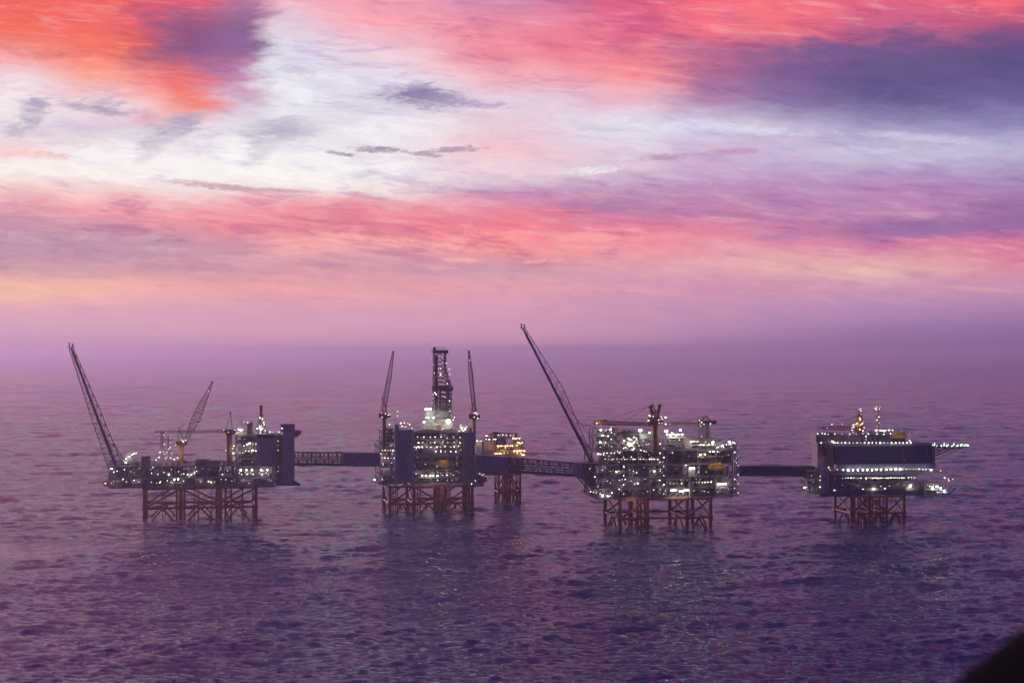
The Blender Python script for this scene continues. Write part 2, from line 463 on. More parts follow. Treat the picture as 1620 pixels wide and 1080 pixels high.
# ------------------------------------------------------------------ the sea
rng = np.random.default_rng(7)
def sea():
    fine = np.arange(-24, 24.001, 0.07)
    left = np.arange(-180, -24, 4.0)
    right = np.arange(24.0, 180, 4.0)[1:]
    az = np.radians(np.concatenate([left, fine, right]))
    r1 = [3.0, 40, 120, 220, 320, 400]
    r2 = []
    r = 450.0
    while r < 3000:
        r2.append(r); r *= 1.0016
    while r < 9000:
        r2.append(r); r *= 1.0032
    r3 = []
    while r < 44000:
        r3.append(r); r *= 1.02
    r3.append(44000)
    rad = np.array(r1 + r2 + r3)
    A, Rr = np.meshgrid(az, rad)
    x = np.sin(A) * Rr; y = np.cos(A) * Rr
    z = np.zeros_like(x); ox = np.zeros_like(x); oy = np.zeros_like(x)
    space = np.where(Rr < 450, 60, np.where(Rr < 3000, 0.0016 * Rr, np.where(Rr < 9000, np.minimum(0.0032 * Rr, 0.0016 * Rr * (1 + (Rr - 3000) / 800)), 0.02 * Rr)))
    wide = np.where(np.abs(A) > R(24.1), 80.0, space)
    space = np.maximum(space, wide)
    n = 380
    ex, ey = (x + 370.0) / 150.0, (y - 1040.0) / 105.0
    wav = 0.35 * np.sin(x / 23.0 + y / 61.0) + 0.3 * np.sin(x / 47.0 - y / 29.0 + 1)
    calm = 1 - 0.80 * np.clip(1.15 - ex * ex - ey * ey + wav, 0, 1)
    lam = np.exp(rng.uniform(np.log(3.2), np.log(140.0), n))
    main = R(-64)
    for i in range(n):
        sp = 0.62 if lam[i] < 30 else 0.45
        th = main + rng.normal(0, sp)
        k = 2 * math.pi / lam[i]
        a = 0.0148 * lam[i] / (2 * math.pi) * float(np.interp(lam[i], [3.2, 7, 11, 18, 40, 140], [1.5, 1.35, .85, .6, .42, .3]))
        w = np.clip((lam[i] / space - 2.5) / 2.5, 0, 1) * a * calm
        ph = k * (x * math.cos(th) + y * math.sin(th)) + rng.uniform(0, 6.28)
        z += w * np.cos(ph)
        sn = np.sin(ph) * w * 1.0
        ox -= sn * math.cos(th); oy -= sn * math.sin(th)
    x += ox; y += oy
    nr, nc = x.shape
    me = bpy.data.meshes.new('sea')
    co = np.stack([x, y, z], -1).reshape(-1, 3).astype(np.float32)
    ctr = nr * nc
    co = np.vstack([co, [[0, 0, 0]]]).astype(np.float32)
    i = np.arange(nr - 1)[:, None] * nc
    j = np.arange(nc)[None, :]
    jn = (j + 1) % nc
    quads = np.stack([i + j, i + nc + j, i + nc + jn, i + jn], -1).reshape(-1, 4)[:, ::-1]
    jj = np.arange(nc)
    tris = np.stack([np.full(nc, ctr), jj, (jj + 1) % nc], -1)[:, ::-1]
    nq, nt = len(quads), len(tris)
    me.vertices.add(len(co))
    me.vertices.foreach_set('co', co.ravel())
    me.loops.add(nq * 4 + nt * 3)
    me.loops.foreach_set('vertex_index', np.concatenate([quads.ravel(), tris.ravel()]).astype(np.int32))
    me.polygons.add(nq + nt)
    starts = np.concatenate([np.arange(nq) * 4, nq * 4 + np.arange(nt) * 3]).astype(np.int32)
    me.polygons.foreach_set('loop_start', starts)
    me.polygons.foreach_set('use_smooth', np.ones(nq + nt, dtype=bool))
    me.update(calc_edges=True)
    me.validate()
    o = bpy.data.objects.new('sea', me)
    COL.objects.link(o)
    tag(o, kind='structure')
    m = bpy.data.materials.new('sea_water')
    m.use_nodes = True
    t = m.node_tree
    q = G(t)
    b = t.nodes['Principled BSDF']
    b.inputs['IOR'].default_value = 1.333
    b.inputs['Specular IOR Level'].default_value = 0.38
    pos = t.nodes.new('ShaderNodeNewGeometry').outputs['Position']
    px, py, pz = q.sep(pos)
    v1 = q.xyz(q.m('MULTIPLY_ADD', px, 0.40, q.m('MULTIPLY', py, -0.12)), q.m('MULTIPLY_ADD', py, 1.25, q.m('MULTIPLY', px, -0.22)))
    a0 = q.noise(v1, 0.04, 4, 0.62)
    n1 = q.noise(v1, 0.16, 6, 0.68, 0.2)
    n2 = q.noise(v1, 0.45, 5, 0.7, 0.2)
    a3 = q.noise(v1, 1.4, 4, 0.68)
    far = q.smooth(py, 1500, 4500)
    # gust patches and slicks of calmer water
    gust = q.noise(q.xyz(q.m('MULTIPLY', px, 1.0), q.m('MULTIPLY', py, 0.45)), 0.0042, 4, 0.6)
    calm = q.smooth(gust, 0.36, 0.64)
    gx = q.m('DIVIDE', q.m('SUBTRACT', px, -370.0), 150.0)
    gy = q.m('DIVIDE', q.m('SUBTRACT', py, 1040.0), 110.0)
    sl = q.m('SUBTRACT', 1.0, q.m('MULTIPLY_ADD', gx, gx, q.m('MULTIPLY', gy, gy)))
    slick = q.smooth(q.m('MULTIPLY_ADD', q.m('SUBTRACT', gust, 0.5), 2.5, sl), 0.0, 0.9)
    amp = q.m('MULTIPLY_ADD', calm, 0.5, 0.65)
    amp = q.m('MULTIPLY', amp, q.m('MULTIPLY_ADD', slick, -0.72, 1.0))
    hgt = q.m('MULTIPLY', amp, q.m('ADD', q.m('MULTIPLY', q.m('MULTIPLY', a0, 9.0), far), q.m('ADD', q.m('MULTIPLY', n1, 2.2), q.m('MULTIPLY_ADD', a3, 0.5, q.m('MULTIPLY', n2, 1.7)))))
    bp = t.nodes.new('ShaderNodeBump')
    bp.inputs['Strength'].default_value = 1.0
    bp.inputs['Distance'].default_value = 0.9
    t.links.new(hgt, bp.inputs['Height'])
    t.links.new(bp.outputs[0], b.inputs['Normal'])
    b.inputs['Roughness'].default_value = 0.16
    # whitecaps: sparse short streaks
    f1 = q.noise(q.xyz(q.m('MULTIPLY', px, 0.5), q.m('MULTIPLY', py, 1.0)), 0.055, 4, 0.75)
    f2 = q.noise(pos, 0.5, 3, 0.7)
    cap = q.smooth(q.m('MULTIPLY_ADD', q.m('SUBTRACT', f2, 0.5), 0.20, f1), 0.665, 0.70)
    cap = q.m('MULTIPLY', cap, q.smooth(pz, 0.1, 0.9))
    col = q.mix(cap, (0.010, 0.015, 0.20, 1), (0.55, 0.55, 0.62, 1))
    t.links.new(col, b.inputs['Base Color'])
    t.links.new(q.m('MULTIPLY_ADD', cap, 0.7, 0.06), b.inputs['Roughness'])
    me.materials.append(m)
sea()


# ------------------------------------------------------------------ frames of reference
class Plat:
    """local frame of a platform: origin at sea level on its front leg row"""
    def __init__(s, pxc, ywater, yaw):
        s.D = H * F / (ywater - HY)
        s.bx = (pxc - 810) / F * s.D
        s.by = s.D
        s.c, s.s = math.cos(R(yaw)), math.sin(R(yaw))
        s.yaw = R(yaw)

    def X(s, px, ly=0.0):
        u = (px - 810) / F
        return (u * (s.by + s.c * ly) - s.bx + s.s * ly) / (s.c - u * s.s)

    def Z(s, py, px, ly=0.0):
        lx = s.X(px, ly)
        wy = s.by + s.s * lx + s.c * ly
        return H - (py - HY) * wy / F

    def P(s, px, py, ly=0.0):
        return Vector((s.X(px, ly), ly, s.Z(py, px, ly)))

    def world(s, lx, ly, lz=0.0):
        return Vector((s.bx + s.c * lx - s.s * ly, s.by + s.s * lx + s.c * ly, lz))

    def empty(s, name, lx=0, ly=0, lz=0):
        o = bpy.data.objects.new(name, None)
        COL.objects.link(o)
        o.location = s.world(lx, ly, lz)
        o.rotation_euler = (0, 0, s.yaw)
        o.empty_display_size = 3
        return o


class Frame(Plat):
    """same directions, origin moved: for things that stand on a platform"""
    def __init__(s, P, lx, ly, lz):
        s.D = P.D; s.c = P.c; s.s = P.s; s.yaw = P.yaw; s.ly0 = ly; s.lx0 = lx; s.lz0 = lz; s.par = P
        w = P.world(lx, ly, lz)
        s.bx, s.by = w.x, w.y

    def Z(s, py, px, ly=0.0):
        return Plat.Z(s, py, px, ly) - s.lz0

    def P(s, px, py, ly=0.0):
        return Vector((s.X(px, ly), ly, s.Z(py, px, ly)))

    def world(s, lx, ly, lz=0.0):
        return Vector((s.bx + s.c * lx - s.s * ly, s.by + s.s * lx + s.c * ly, s.lz0 + lz))


rnd = random.Random(5)


def place(o, parent, loc):
    o.parent = parent
    o.location = loc
    return o


LAMPME = {}
def lamp_mesh(kind, size):
    key = (kind, size)
    if key in LAMPME:
        return LAMPME[key]
    b = MB()
    s_ = size
    b.box(-s_ * .55, s_ * .55, -s_ * .1, s_ * .45, s_ * .32, s_ * .5, 'dark')      # hood
    b.beam((0, s_ * .4, s_ * .3), (0, s_ * .9, s_ * .8), s_ * .16, 'dark')          # bracket
    b.vessel((-s_ * .28, 0, 0), (s_ * .28, 0, 0), s_ * .34, kind, 8)
    me = b.build('lamp')
    LAMPME[key] = me.data
    bpy.data.objects.remove(me)
    return LAMPME[key]


class Lamps:
    """lamps of one platform: the largest as parts, the rest as one stuff part"""
    def __init__(s, root):
        s.root = root
        s.items = []

    def add(s, p, size=0.7, kind='lamp'):
        if kind == 'lamp':
            kind = rnd.choice(('lamp', 'lamp', 'lampneutral', 'lampdim', 'lampdim'))
            size *= rnd.choice((.7, .85, 1.0, 1.2))
        s.items.append((round(size * 0.74, 1), Vector(p), kind))

    def finish(s, cap=96):
        its = sorted(s.items, key=lambda t: -t[0])
        for size, p, kind in its[:cap]:
            o = bpy.data.objects.new('floodlight' if kind == 'lampbig' else 'lamp', lamp_mesh(kind, size))
            COL.objects.link(o)
            o.parent = s.root
            o.location = p
            o.rotation_euler = (0, 0, rnd.uniform(-.5, .5))
        rest = its[cap:]
        if rest:
            b = MB()
            for size, p, kind in rest:
                r_ = size * .36
                b.vessel(p - Vector((size * .28, 0, 0)), p + Vector((size * .28, 0, 0)), r_, kind, 6)
                b.box(p.x - size * .5, p.x + size * .5, p.y - size * .1, p.y + size * .4, p.z + size * .36, p.z + size * .5, 'dark')
            tag(b.build('small_lamps', s.root), kind='stuff')


def glow(root, p, watts, color=(1.0, 0.88, 0.68), size=0.5, spot=None):
    d = bpy.data.lights.new('floodlight_and_fill', 'SPOT' if spot else 'POINT')
    d.energy = watts * (0.035 if spot else 0.22)
    d.color = color
    d.shadow_soft_size = size
    o = bpy.data.objects.new('floodlight_and_fill', d)
    COL.objects.link(o)
    o.parent = root
    o.location = p
    if spot:
        d.spot_size = R(spot[0]); d.spot_blend = 0.6
        o.rotation_euler = Vector(spot[1]).to_track_quat('-Z', 'Y').to_euler()
    return o


# ------------------------------------------------------------------ building blocks of a platform
WASH = []
def jacket(P, root, fronts, backs_shift, ytop, ywat, depth, openbay=None, brace_y=None, legw=2.6, conductors=()):
    """steel jacket: rows of legs, horizontals, X bracing"""
    j = MB()
    zt = P.Z(ytop, fronts[0], 0)
    fx = [P.X(p, 0.0) for p in fronts]
    rows = []
    for ly in (0.0, depth):
        rows.append([(x, ly) for x in fx])
    zb = -6.0
    zh = P.Z(brace_y, fronts[0], 0)
    w = 1.0
    for row in rows:
        n = len(row)
        for (xa, ya), (xb, yb) in zip(row, row[1:]):
            j.tube((xa, ya, zh), (xb, yb, zh), .85, 'jacket')
            j.tube((xa, ya, zt - 1), (xb, yb, zt - 1), .85, 'jacket')
        for i, ((xa, ya), (xb, yb)) in enumerate(zip(row, row[1:])):
            if i == openbay:
                continue
            if i % 2 == 0:
                j.tube((xa, ya, zh), (xb, yb, zt - 1), .66, 'jacket')
            else:
                j.tube((xa, ya, zt - 1), (xb, yb, zh), .66, 'jacket')
            xm = (xa + xb) / 2
            j.tube((xm, ya, zh), (xa, ya, zb), .66, 'jacket')
            j.tube((xm, ya, zh), (xb, yb, zb), .66, 'jacket')
    for i, (a, b) in enumerate(zip(rows[0], rows[1])):
        j.tube((*a, zh), (*b, zh), .85, 'jacket')
        j.tube((*a, zt - 1), (*b, zt - 1), .85, 'jacket')
        j.tube((*a, zh), (*b, zt - 1), .66, 'jacket')
        j.tube((*a, zb), (a[0], depth * .5, zh), .66, 'jacket')
        j.tube((*b, zb), (a[0], depth * .5, zh), .66, 'jacket')
        if i < len(fx) - 1 and i != openbay:
            j.tube((*a, zh), (*rows[1][i + 1], zh), .66, 'jacket')
    jo = j.build('jacket', root)
    for row in rows:
        for (x, y) in row:
            b = MB()
            b.tube((x, y, -9), (x, y, zt), legw / 2, 'jacket', 12)
            b.tube((x, y, zh - 1.6), (x, y, zh + 1.6), legw / 2 * 1.25, 'jacket', 12)
            b.tube((x, y, zt - 2.6), (x, y, zt), legw / 2 * 1.2, 'jacket', 12)
            b.build('leg', jo)
            WASH.append(P.world(x, y))
    for (cpx, ly, r) in conductors:
        b = MB()
        x = P.X(cpx, ly)
        b.tube((x, ly, -9), (x, ly, zt), r, 'jacket', 8)
        b.tube((x, ly, zh - .8), (x, ly, zh + .8), r * 1.7, 'jacket', 8)
        b.build('conductor_pipe', jo)
    return zt


def rail(b, x0, x1, y, z, m='steel', y1=None, step=3.0):
    """guard rail along a deck edge"""
    y1 = y if y1 is None else y1
    n = max(1, int(math.hypot(x1 - x0, y1 - y) / step))
    for h in (.55, 1.1):
        b.beam((x0, y, z + h), (x1, y1, z + h), .09, m)
    for i in range(n + 1):
        t = i / n
        b.beam((x0 + (x1 - x0) * t, y + (y1 - y) * t, z), (x0 + (x1 - x0) * t, y + (y1 - y) * t, z + 1.1), .09, m)


def clutter(x0, x1, y0, y1, z0, z1, dens=1.0, mats=('steel', 'dark', 'pale', 'steel'), seed=0):
    """one bay of process equipment: vessels, skids, pipe runs, valves, stairs"""
    q = random.Random(seed * 7919 + int(abs(x0) * 10) + int(abs(z0) * 31))
    b = MB()
    W = x1 - x0; Hh = z1 - z0
    x = x0 + q.uniform(0, 1)
    while x < x1 - 1.2:
        w = q.uniform(1.5, 6.5)
        w = min(w, x1 - x - .3)
        h = Hh * q.uniform(.3, .88)
        yy0 = q.uniform(y0 + 1, y0 + (y1 - y0) * .5)
        mm = q.choice(mats)
        t = q.random()
        if t < .3:
            b.box(x, x + w, yy0, yy0 + 3, z0, z0 + h, mm)
            if q.random() < .5:
                b.box(x + w * .2, x + w * .6, yy0 - .12, yy0, z0 + h * .2, z0 + h * .8, q.choice(mats))
        elif t < .55:
            r_ = min(1.6, h / 2.2)
            zc = z0 + r_ + q.uniform(.2, max(.25, Hh - 2 * r_ - .3))
            b.vessel((x + r_ * .6, yy0 + 2, zc), (x + max(w, 2 * r_) - r_ * .6, yy0 + 2, zc), r_, mm)
            b.box(x + .8, x + 1.1, yy0 + 1, yy0 + 3, z0, zc, 'steel')
        elif t < .75:
            r_ = min(.9, w / 3)
            b.vessel((x + w / 2, yy0 + 1.5, z0 + r_ * .5), (x + w / 2, yy0 + 1.5, z0 + h), r_, mm)
        else:
            for k in range(q.randint(2, 5)):
                xx = x + w * q.random()
                b.tube((xx, yy0, z0), (xx, yy0, z0 + Hh * q.uniform(.5, 1)), q.uniform(.09, .22), q.choice(mats), 6)
        x += w + q.uniform(.2, 1.6) / dens
    for k in range(int(3 * dens) + 1):                      # pipe racks along the bay
        zz = z0 + Hh * q.uniform(.25, .95)
        yk = q.uniform(y0 + .6, y0 + 3)
        xa = x0 + W * q.uniform(0, .4); xb = x1 - W * q.uniform(0, .4)
        b.tube((xa, yk, zz), (xb, yk, zz), q.uniform(.1, .26), q.choice(mats), 6)
        if q.random() < .6:
            b.tube((xb, yk, zz), (xb, yk, z0), .14, q.choice(mats), 6)
    for k in range(int(W / 9 * dens)):                      # knee braces
        xx = x0 + W * q.random()
        s_ = q.choice((-1, 1))
        b.beam((xx, y0 + .4, z0), (xx + s_ * min(4, Hh), y0 + .4, z1), .22, 'steel')
    if W > 8:                                               # a stair flight
        xx = x0 + (W - 6) * q.random()
        b.beam((xx, y0 + 1, z0 + .2), (xx + 5, y0 + 1, z1 - .2), .3, 'pale')
        b.beam((xx, y0 + 1, z0 + 1.2), (xx + 5, y0 + 1, z1 + .6), .09, 'pale')
    return b


def levels(P, root, px0, px1, ys, depth, lp, y0=0.0, core='dark', cols=None, dens=1.0, lampk='lamp', gaps=5.0, lampsize=.62, wallm=None, seed=1, edge=4.0):
    """stack of open decks: slab, columns, dark core behind, equipment in front, lamps under each slab"""
    pm = (px0 + px1) / 2
    x0, x1 = P.X(px0, y0), P.X(px1, y0)
    zs = [P.Z(y, pm, y0) for y in ys]
    n = len(zs)
    for i, z in enumerate(zs):
        b = MB()
        b.box(x0, x1, y0, y0 + depth, z - .7, z, 'steel')
        b.box(x0 - .08, x1 + .08, y0 - .12, y0 - .002, z - .85, z + .12, 'pale' if (i + seed) % 3 == 0 else 'steel')
        for k in range(int((x1 - x0) / 6) + 1):
            xx = x0 + k * 6 + .4
            if xx < x1 - .3:
                b.box(xx, xx + .35, y0 + .3, y0 + depth - .3, z - 1.3, z - .702, 'dark')
        rail(b, x0, x1, y0 + .05, z + .003)
        rail(b, x1, x1, y0 + .1, z + .003, y1=y0 + depth - .1)
        rail(b, x0, x0, y0 + .1, z + .003, y1=y0 + depth - .1)
        b.build('deck', root)
    ncol = cols or max(2, int((x1 - x0) / 11) + 1)
    for k in range(ncol):
        xx = x0 + .5 + (x1 - x0 - 1) * k / (ncol - 1)
        b = MB()
        for yk in (y0 + .6, y0 + depth * .5, y0 + depth - .6):
            b.box(xx - .38, xx + .38, yk - .38, yk + .38, zs[0] + .004, zs[-1] - .704, 'steel')
        b.box(xx - .3, xx + .3, y0 + .6, y0 + depth - .6, zs[-1] - 1.3, zs[-1] - .71, 'steel')
        b.build('column', root)
    for k in range(ncol - 1):
        xa = x0 + .5 + (x1 - x0 - 1) * k / (ncol - 1); xb = x0 + .5 + (x1 - x0 - 1) * (k + 1) / (ncol - 1)
        for i in range(n - 1):
            if rnd.random() < .4:
                za, zb = zs[i], zs[i + 1] - .8
                if rnd.random() < .5: za, zb = zb, za
                b = MB()
                b.beam((xa, y0 + .25, za), (xb, y0 + .25, zb), .3, 'steel')
                b.build('brace', root)
    for i in range(n - 1):
        za, zb = zs[i] + .004, zs[i + 1] - 1.31
        xx = x0 + edge
        while xx < x1 - edge - 1:
            w = min(rnd.uniform(4, 12), x1 - edge - xx)
            dd = rnd.uniform(9, 14)
            if rnd.random() < .84:
                b = MB()                                    # a blast wall behind the equipment
                b.box(xx, xx + w - .3, y0 + dd, y0 + depth - 3 - rnd.random() * 4, za, zb, rnd.choice((core, core, 'steel')))
                b.build('blast_wall', root)
            xx += w
        nb = max(1, int((x1 - x0) / 16))
        for k in range(nb):
            xa = x0 + 1 + (x1 - x0 - 2) * k / nb; xb = x0 + 1 + (x1 - x0 - 2) * (k + 1) / nb
            clutter(xa, xb, y0 + .8, y0 + 9, za, zb, dens, seed=seed * 10 + i).build('process_equipment', root)
        k = x0 + rnd.uniform(1, 4)
        while k < x1 - 1:                                    # lamps under the slab above
            if rnd.random() < .72:
                lp.add((k, y0 + rnd.uniform(.2, 2.5), zb - rnd.uniform(.2, (zb - za) * .5)), lampsize * rnd.uniform(.55, 1.1), lampk)
            k += gaps * rnd.uniform(.5, 1.5)
    return x0, x1, zs


def stair_tower(P, root, pxa, pxb, ytop, ybot, ly, lp, depth=5.0, m='steel', step=3.2, lampsize=.75):
    """open stair tower with zig-zag flights and a lamp on each landing"""
    b = MB()
    pm = (pxa + pxb) / 2
    x0, x1 = P.X(pxa, ly), P.X(pxb, ly)
    z0, z1 = P.Z(ybot, pm, ly), P.Z(ytop, pm, ly)
    for x in (x0, x1):
        for y in (ly, ly + depth):
            b.box(x - .16, x + .16, y - .16, y + .16, z0, z1, m)
    z = z0; k = 0
    while z < z1 - 1:
        zn = min(z + step, z1)
        b.box(x0 + .17, x1 - .17, ly + .17, ly + depth - .17, z, z + .15, 'dark')
        a, c = (x0 + .3, x1 - .3) if k % 2 else (x1 - .3, x0 + .3)
        b.beam((a, ly + .5, z), (c, ly + .5, zn), .28, 'pale')
        b.beam((a, ly + .2, z + 1), (c, ly + .2, zn + 1), .08, 'pale')
        rail(b, x0, x1, ly + .05, z, m)
        if rnd.random() < .93:
            lp.add((x0 if k % 2 else x1, ly - .3, z + step * .75), lampsize * rnd.uniform(.8, 1.1))
        if rnd.random() < .35:
            lp.add(((x0 + x1) / 2, ly - .3, z + step * .4), lampsize * .6)
        z = zn; k += 1
    b.build('stair_tower', root)


def panelbox(P, root, name, px0, px1, yt, yb, ly, depth, m, seams=5.0, ribs=True, hs=3.2, roof=None):
    """clad module: corrugated sheets with seams, roof lip"""
    b = MB()
    pm = (px0 + px1) / 2
    x0, x1 = P.X(px0, ly), P.X(px1, ly)
    z0, z1 = P.Z(yb, pm, ly), P.Z(yt, pm, ly)
    b.box(x0, x1, ly, ly + depth, z0, z1, m)
    if ribs:
        x = x0 + seams
        while x < x1 - .5:
            b.box(x - .09, x + .09, ly - .08, ly - .002, z0 + .1, z1 - .1, m)
            x += seams
        z = z0 + hs
        while z < z1 - .6:
            b.box(x0 + .05, x1 - .05, ly - .14, ly - .082, z - .07, z + .07, m)
            z += hs
        y = ly + seams
        for xs, s_ in ((x0, -1), (x1, 1)):
            y = ly + seams
            while y < ly + depth - 1:
                b.box(min(xs + s_ * .002, xs + s_ * .08), max(xs + s_ * .002, xs + s_ * .08), y - .09, y + .09, z0 + .1, z1 - .1, m)
                y += seams
    q_ = random.Random(int(px0 * 7 + yt))
    if (x1 - x0) > 6 and (z1 - z0) > 6 and ribs:
        for k in range(int((x1 - x0) * (z1 - z0) / 60) + 1):            # hatches, louvres, pipe drops and ladders on the sheets
            xx = q_.uniform(x0 + .6, x1 - 2.2); zz = q_.uniform(z0 + .5, z1 - 2.6)
            t_ = q_.random()
            mm = q_.choice(('steel', 'dark', 'blue', 'steel'))
            if t_ < .35:
                b.box(xx, xx + q_.uniform(.8, 1.8), ly - .24, ly - .145, zz, zz + q_.uniform(.6, 2.2), mm)
            elif t_ < .6:
                b.tube((xx, ly - .4, zz), (xx, ly - .4, min(z1, zz + q_.uniform(4, 14))), .14, mm, 6)
            elif t_ < .8:
                b.tube((xx, ly - .36, zz), (min(x1 - .2, xx + q_.uniform(3, 12)), ly - .36, zz), .12, mm, 6)
            else:
                zt_ = min(z1, zz + 6)
                b.beam((xx, ly - .5, zz), (xx, ly - .5, zt_), .1, 'pale'); b.beam((xx + .5, ly - .5, zz), (xx + .5, ly - .5, zt_), .1, 'pale')
                for r_ in range(int((zt_ - zz) / .5)):
                    b.beam((xx, ly - .5, zz + r_ * .5), (xx + .5, ly - .5, zz + r_ * .5), .06, 'pale')
    b.box(x0 - .15, x1 + .15, ly - .2, ly + depth + .15, z1 + .003, z1 + .28, roof or 'steel')
    o = b.build(name, root)
    return x0, x1, z0, z1


def crane(P, label, px, ytop, ybot, ly, boomtip, boombase, tiply=0.0, m='rust', pw=2.6, afr=None, boomw=(1.6, 3.0, .9), houses=(8, 4), pm_='rust', r=.22, group=None, mid=.35, lampk=2, bays=14, dir_=1):
    """pedestal crane: pedestal, machinery house, A-frame, lattice boom, pendants, hook block"""
    x = P.X(px, ly)
    z0 = P.Z(ybot, px, ly)
    root = P.empty('pedestal_crane', x, ly, z0)
    tag(root, label, 'crane', group)
    Fm = Frame(P, x, ly, z0)
    zt = Fm.Z(ytop, px, 0)
    b = MB()
    b.tube((0, 0, -.2), (0, 0, zt), pw / 2, pm_, 14)
    b.tube((0, 0, zt - 1.2), (0, 0, zt), pw / 2 * 1.35, pm_, 14)
    b.tube((0, 0, zt * .45), (0, 0, zt * .45 + .5), pw / 2 * 1.5, 'steel', 14)
    b.build('pedestal', root)
    w, h = houses
    b = MB()
    b.box(-w / 2, w / 2, -2.2, 2.6, zt, zt + .5, 'steel')
    b.box(-w / 2 + .3, w * .28, -1.7, 2.2, zt + .504, zt + h, m)
    b.box(-w / 2 + .1, w * .3, -1.9, 2.4, zt + h + .003, zt + h + .25, m)
    rail(b, -w / 2, w / 2, -2.15, zt + .504, m, step=1.6)
    b.build('machinery_house', root)
    b = MB()
    b.box(w * .3 + .1, w / 2, -2.6, -.6, zt + .504, zt + 2.9, m)
    b.box(w * .3 + .25, w / 2 - .15, -2.68, -2.602, zt + 1.3, zt + 2.6, 'window')
    b.build('cab', root)
    bb = Fm.P(*boombase, 0); bt = Fm.P(*boomtip, tiply)
    b = MB()
    w0, wm, w1 = boomw
    b.truss(bb, bt, w0, w0 * .8, w1, w1, bays, r, m, up=(0, 1, 0) if abs((bt - bb).normalized().z) > .7 else (0, 0, 1), wm=wm, hm=wm * .8, mid=mid)
    b.box(bt.x - .5, bt.x + .5, bt.y - .5, bt.y + .5, bt.z - .5, bt.z + .6, m)
    b.build('boom', root)
    af = Fm.P(*(afr or (px, ytop - 16)), 0)
    b = MB()
    for s_ in (-1.2, 1.2):
        b.beam((-w * .3, s_, zt + h), (af.x, s_ * .5, af.z), .4, m)
        b.beam((w * .25, s_, zt + h), (af.x, s_ * .5, af.z), .4, m)
    b.beam((-w * .1, -1, zt + h + (af.z - zt - h) * .5), (w * .1, 1, zt + h + (af.z - zt - h) * .5), .25, m)
    b.box(af.x - .7, af.x + .7, -.9, .9, af.z - .4, af.z + .4, m)
    b.build('a_frame', root)
    b = MB()
    for s_ in (-.5, .5):
        b.beam((af.x, s_, af.z), bb.lerp(bt, .93) + Vector((0, s_, 0)), .11, 'dark')
        b.beam((af.x, s_, af.z), bb.lerp(bt, .55) + Vector((0, s_, 0)), .09, 'dark')
    b.build('pendant_ropes', root)
    lp = Lamps(root)
    for i in range(lampk):
        lp.add((rnd.uniform(-w / 2, w / 2), -2.7, zt + rnd.uniform(.2, h + 1.2)), .8)
    lp.add(bb.lerp(bt, .85) + Vector((0, -1, 0)), .6)
    lp.finish()
    return root


def lifeboat(P, pxa, pxb, yt, yb, ly, label, m='boat'):
    """totally enclosed lifeboat hung in its davits"""
    xm = P.X((pxa + pxb) / 2, ly)
    L = P.X(pxb, ly) - P.X(pxa, ly)
    z0 = P.Z(yb, (pxa + pxb) / 2, ly); z1 = P.Z(yt, (pxa + pxb) / 2, ly)
    root = P.empty('lifeboat', xm, ly, z0)
    tag(root, label, 'lifeboat')
    Hh = z1 - z0
    Wd = Hh * .8
    def loft(secs, mm, nm, par):
        b = MB()
        n = 12
        vs = []
        for (x, hw, zl, zh) in secs:
            zc = (zl + zh) / 2; hh = (zh - zl) / 2
            for i in range(n):
                a = 2 * math.pi * i / n
                c_, s_ = math.cos(a), math.sin(a)
                vs.append((x, hw * math.copysign(abs(c_) ** .75, c_), zc + hh * math.copysign(abs(s_) ** .8, s_)))
        fs = []
        for j in range(len(secs) - 1):
            for i in range(n):
                fs.append((j * n + i, (j + 1) * n + i, (j + 1) * n + (i + 1) % n, j * n + (i + 1) % n))
        fs += [tuple(range(n)), tuple(range(len(secs) * n - 1, (len(secs) - 1) * n - 1, -1))]
        b.add(vs, fs, mm)
        o = b.build(nm, par)
        for p_ in o.data.polygons: p_.use_smooth = True
        return o
    h_ = L / 2
    loft([(-h_, .1, Hh * .42, Hh * .5), (-h_ * .9, Wd * .28, Hh * .16, Hh * .52), (-h_ * .6, Wd * .45, .03 * Hh, Hh * .55), (0, Wd * .5, 0, Hh * .56),
          (h_ * .6, Wd * .46, .02 * Hh, Hh * .55), (h_ * .92, Wd * .36, Hh * .08, Hh * .52), (h_, Wd * .28, Hh * .14, Hh * .5)], m, 'hull', root)
    loft([(-h_ * .82, Wd * .2, Hh * .5, Hh * .6), (-h_ * .6, Wd * .36, Hh * .48, Hh * .84), (0, Wd * .42, Hh * .48, Hh * .92), (h_ * .55, Wd * .4, Hh * .48, Hh * .9),
          (h_ * .85, Wd * .3, Hh * .5, Hh * .72)], m, 'canopy', root)
    b = MB()
    b.box(h_ * .35, h_ * .6, -Wd * .2, Wd * .2, Hh * .86, Hh * 1.08, m)
    b.box(h_ * .38, h_ * .57, -Wd * .2 - .05, -Wd * .2 - .002, Hh * .93, Hh * 1.04, 'window')
    b.build('helm_turret', root)
    b = MB()
    for k in range(-2, 3):
        b.box(h_ * .22 * k - .22, h_ * .22 * k + .22, -Wd * .44, -Wd * .40, Hh * .66, Hh * .78, 'window')
    b.build('windows', root)
    b = MB()
    for s_ in (-.72, .72):
        b.beam((h_ * s_, 0, Hh * .8), (h_ * s_, 0, Hh * 1.7), .12, 'dark')
        b.beam((h_ * s_, -1.0, Hh * 1.7), (h_ * s_, 5, Hh * 1.75), .45, 'steel')
        b.beam((h_ * s_, 5, Hh * 1.75), (h_ * s_, 5, -.4), .45, 'steel')
    b.build('davit', root)
    return root


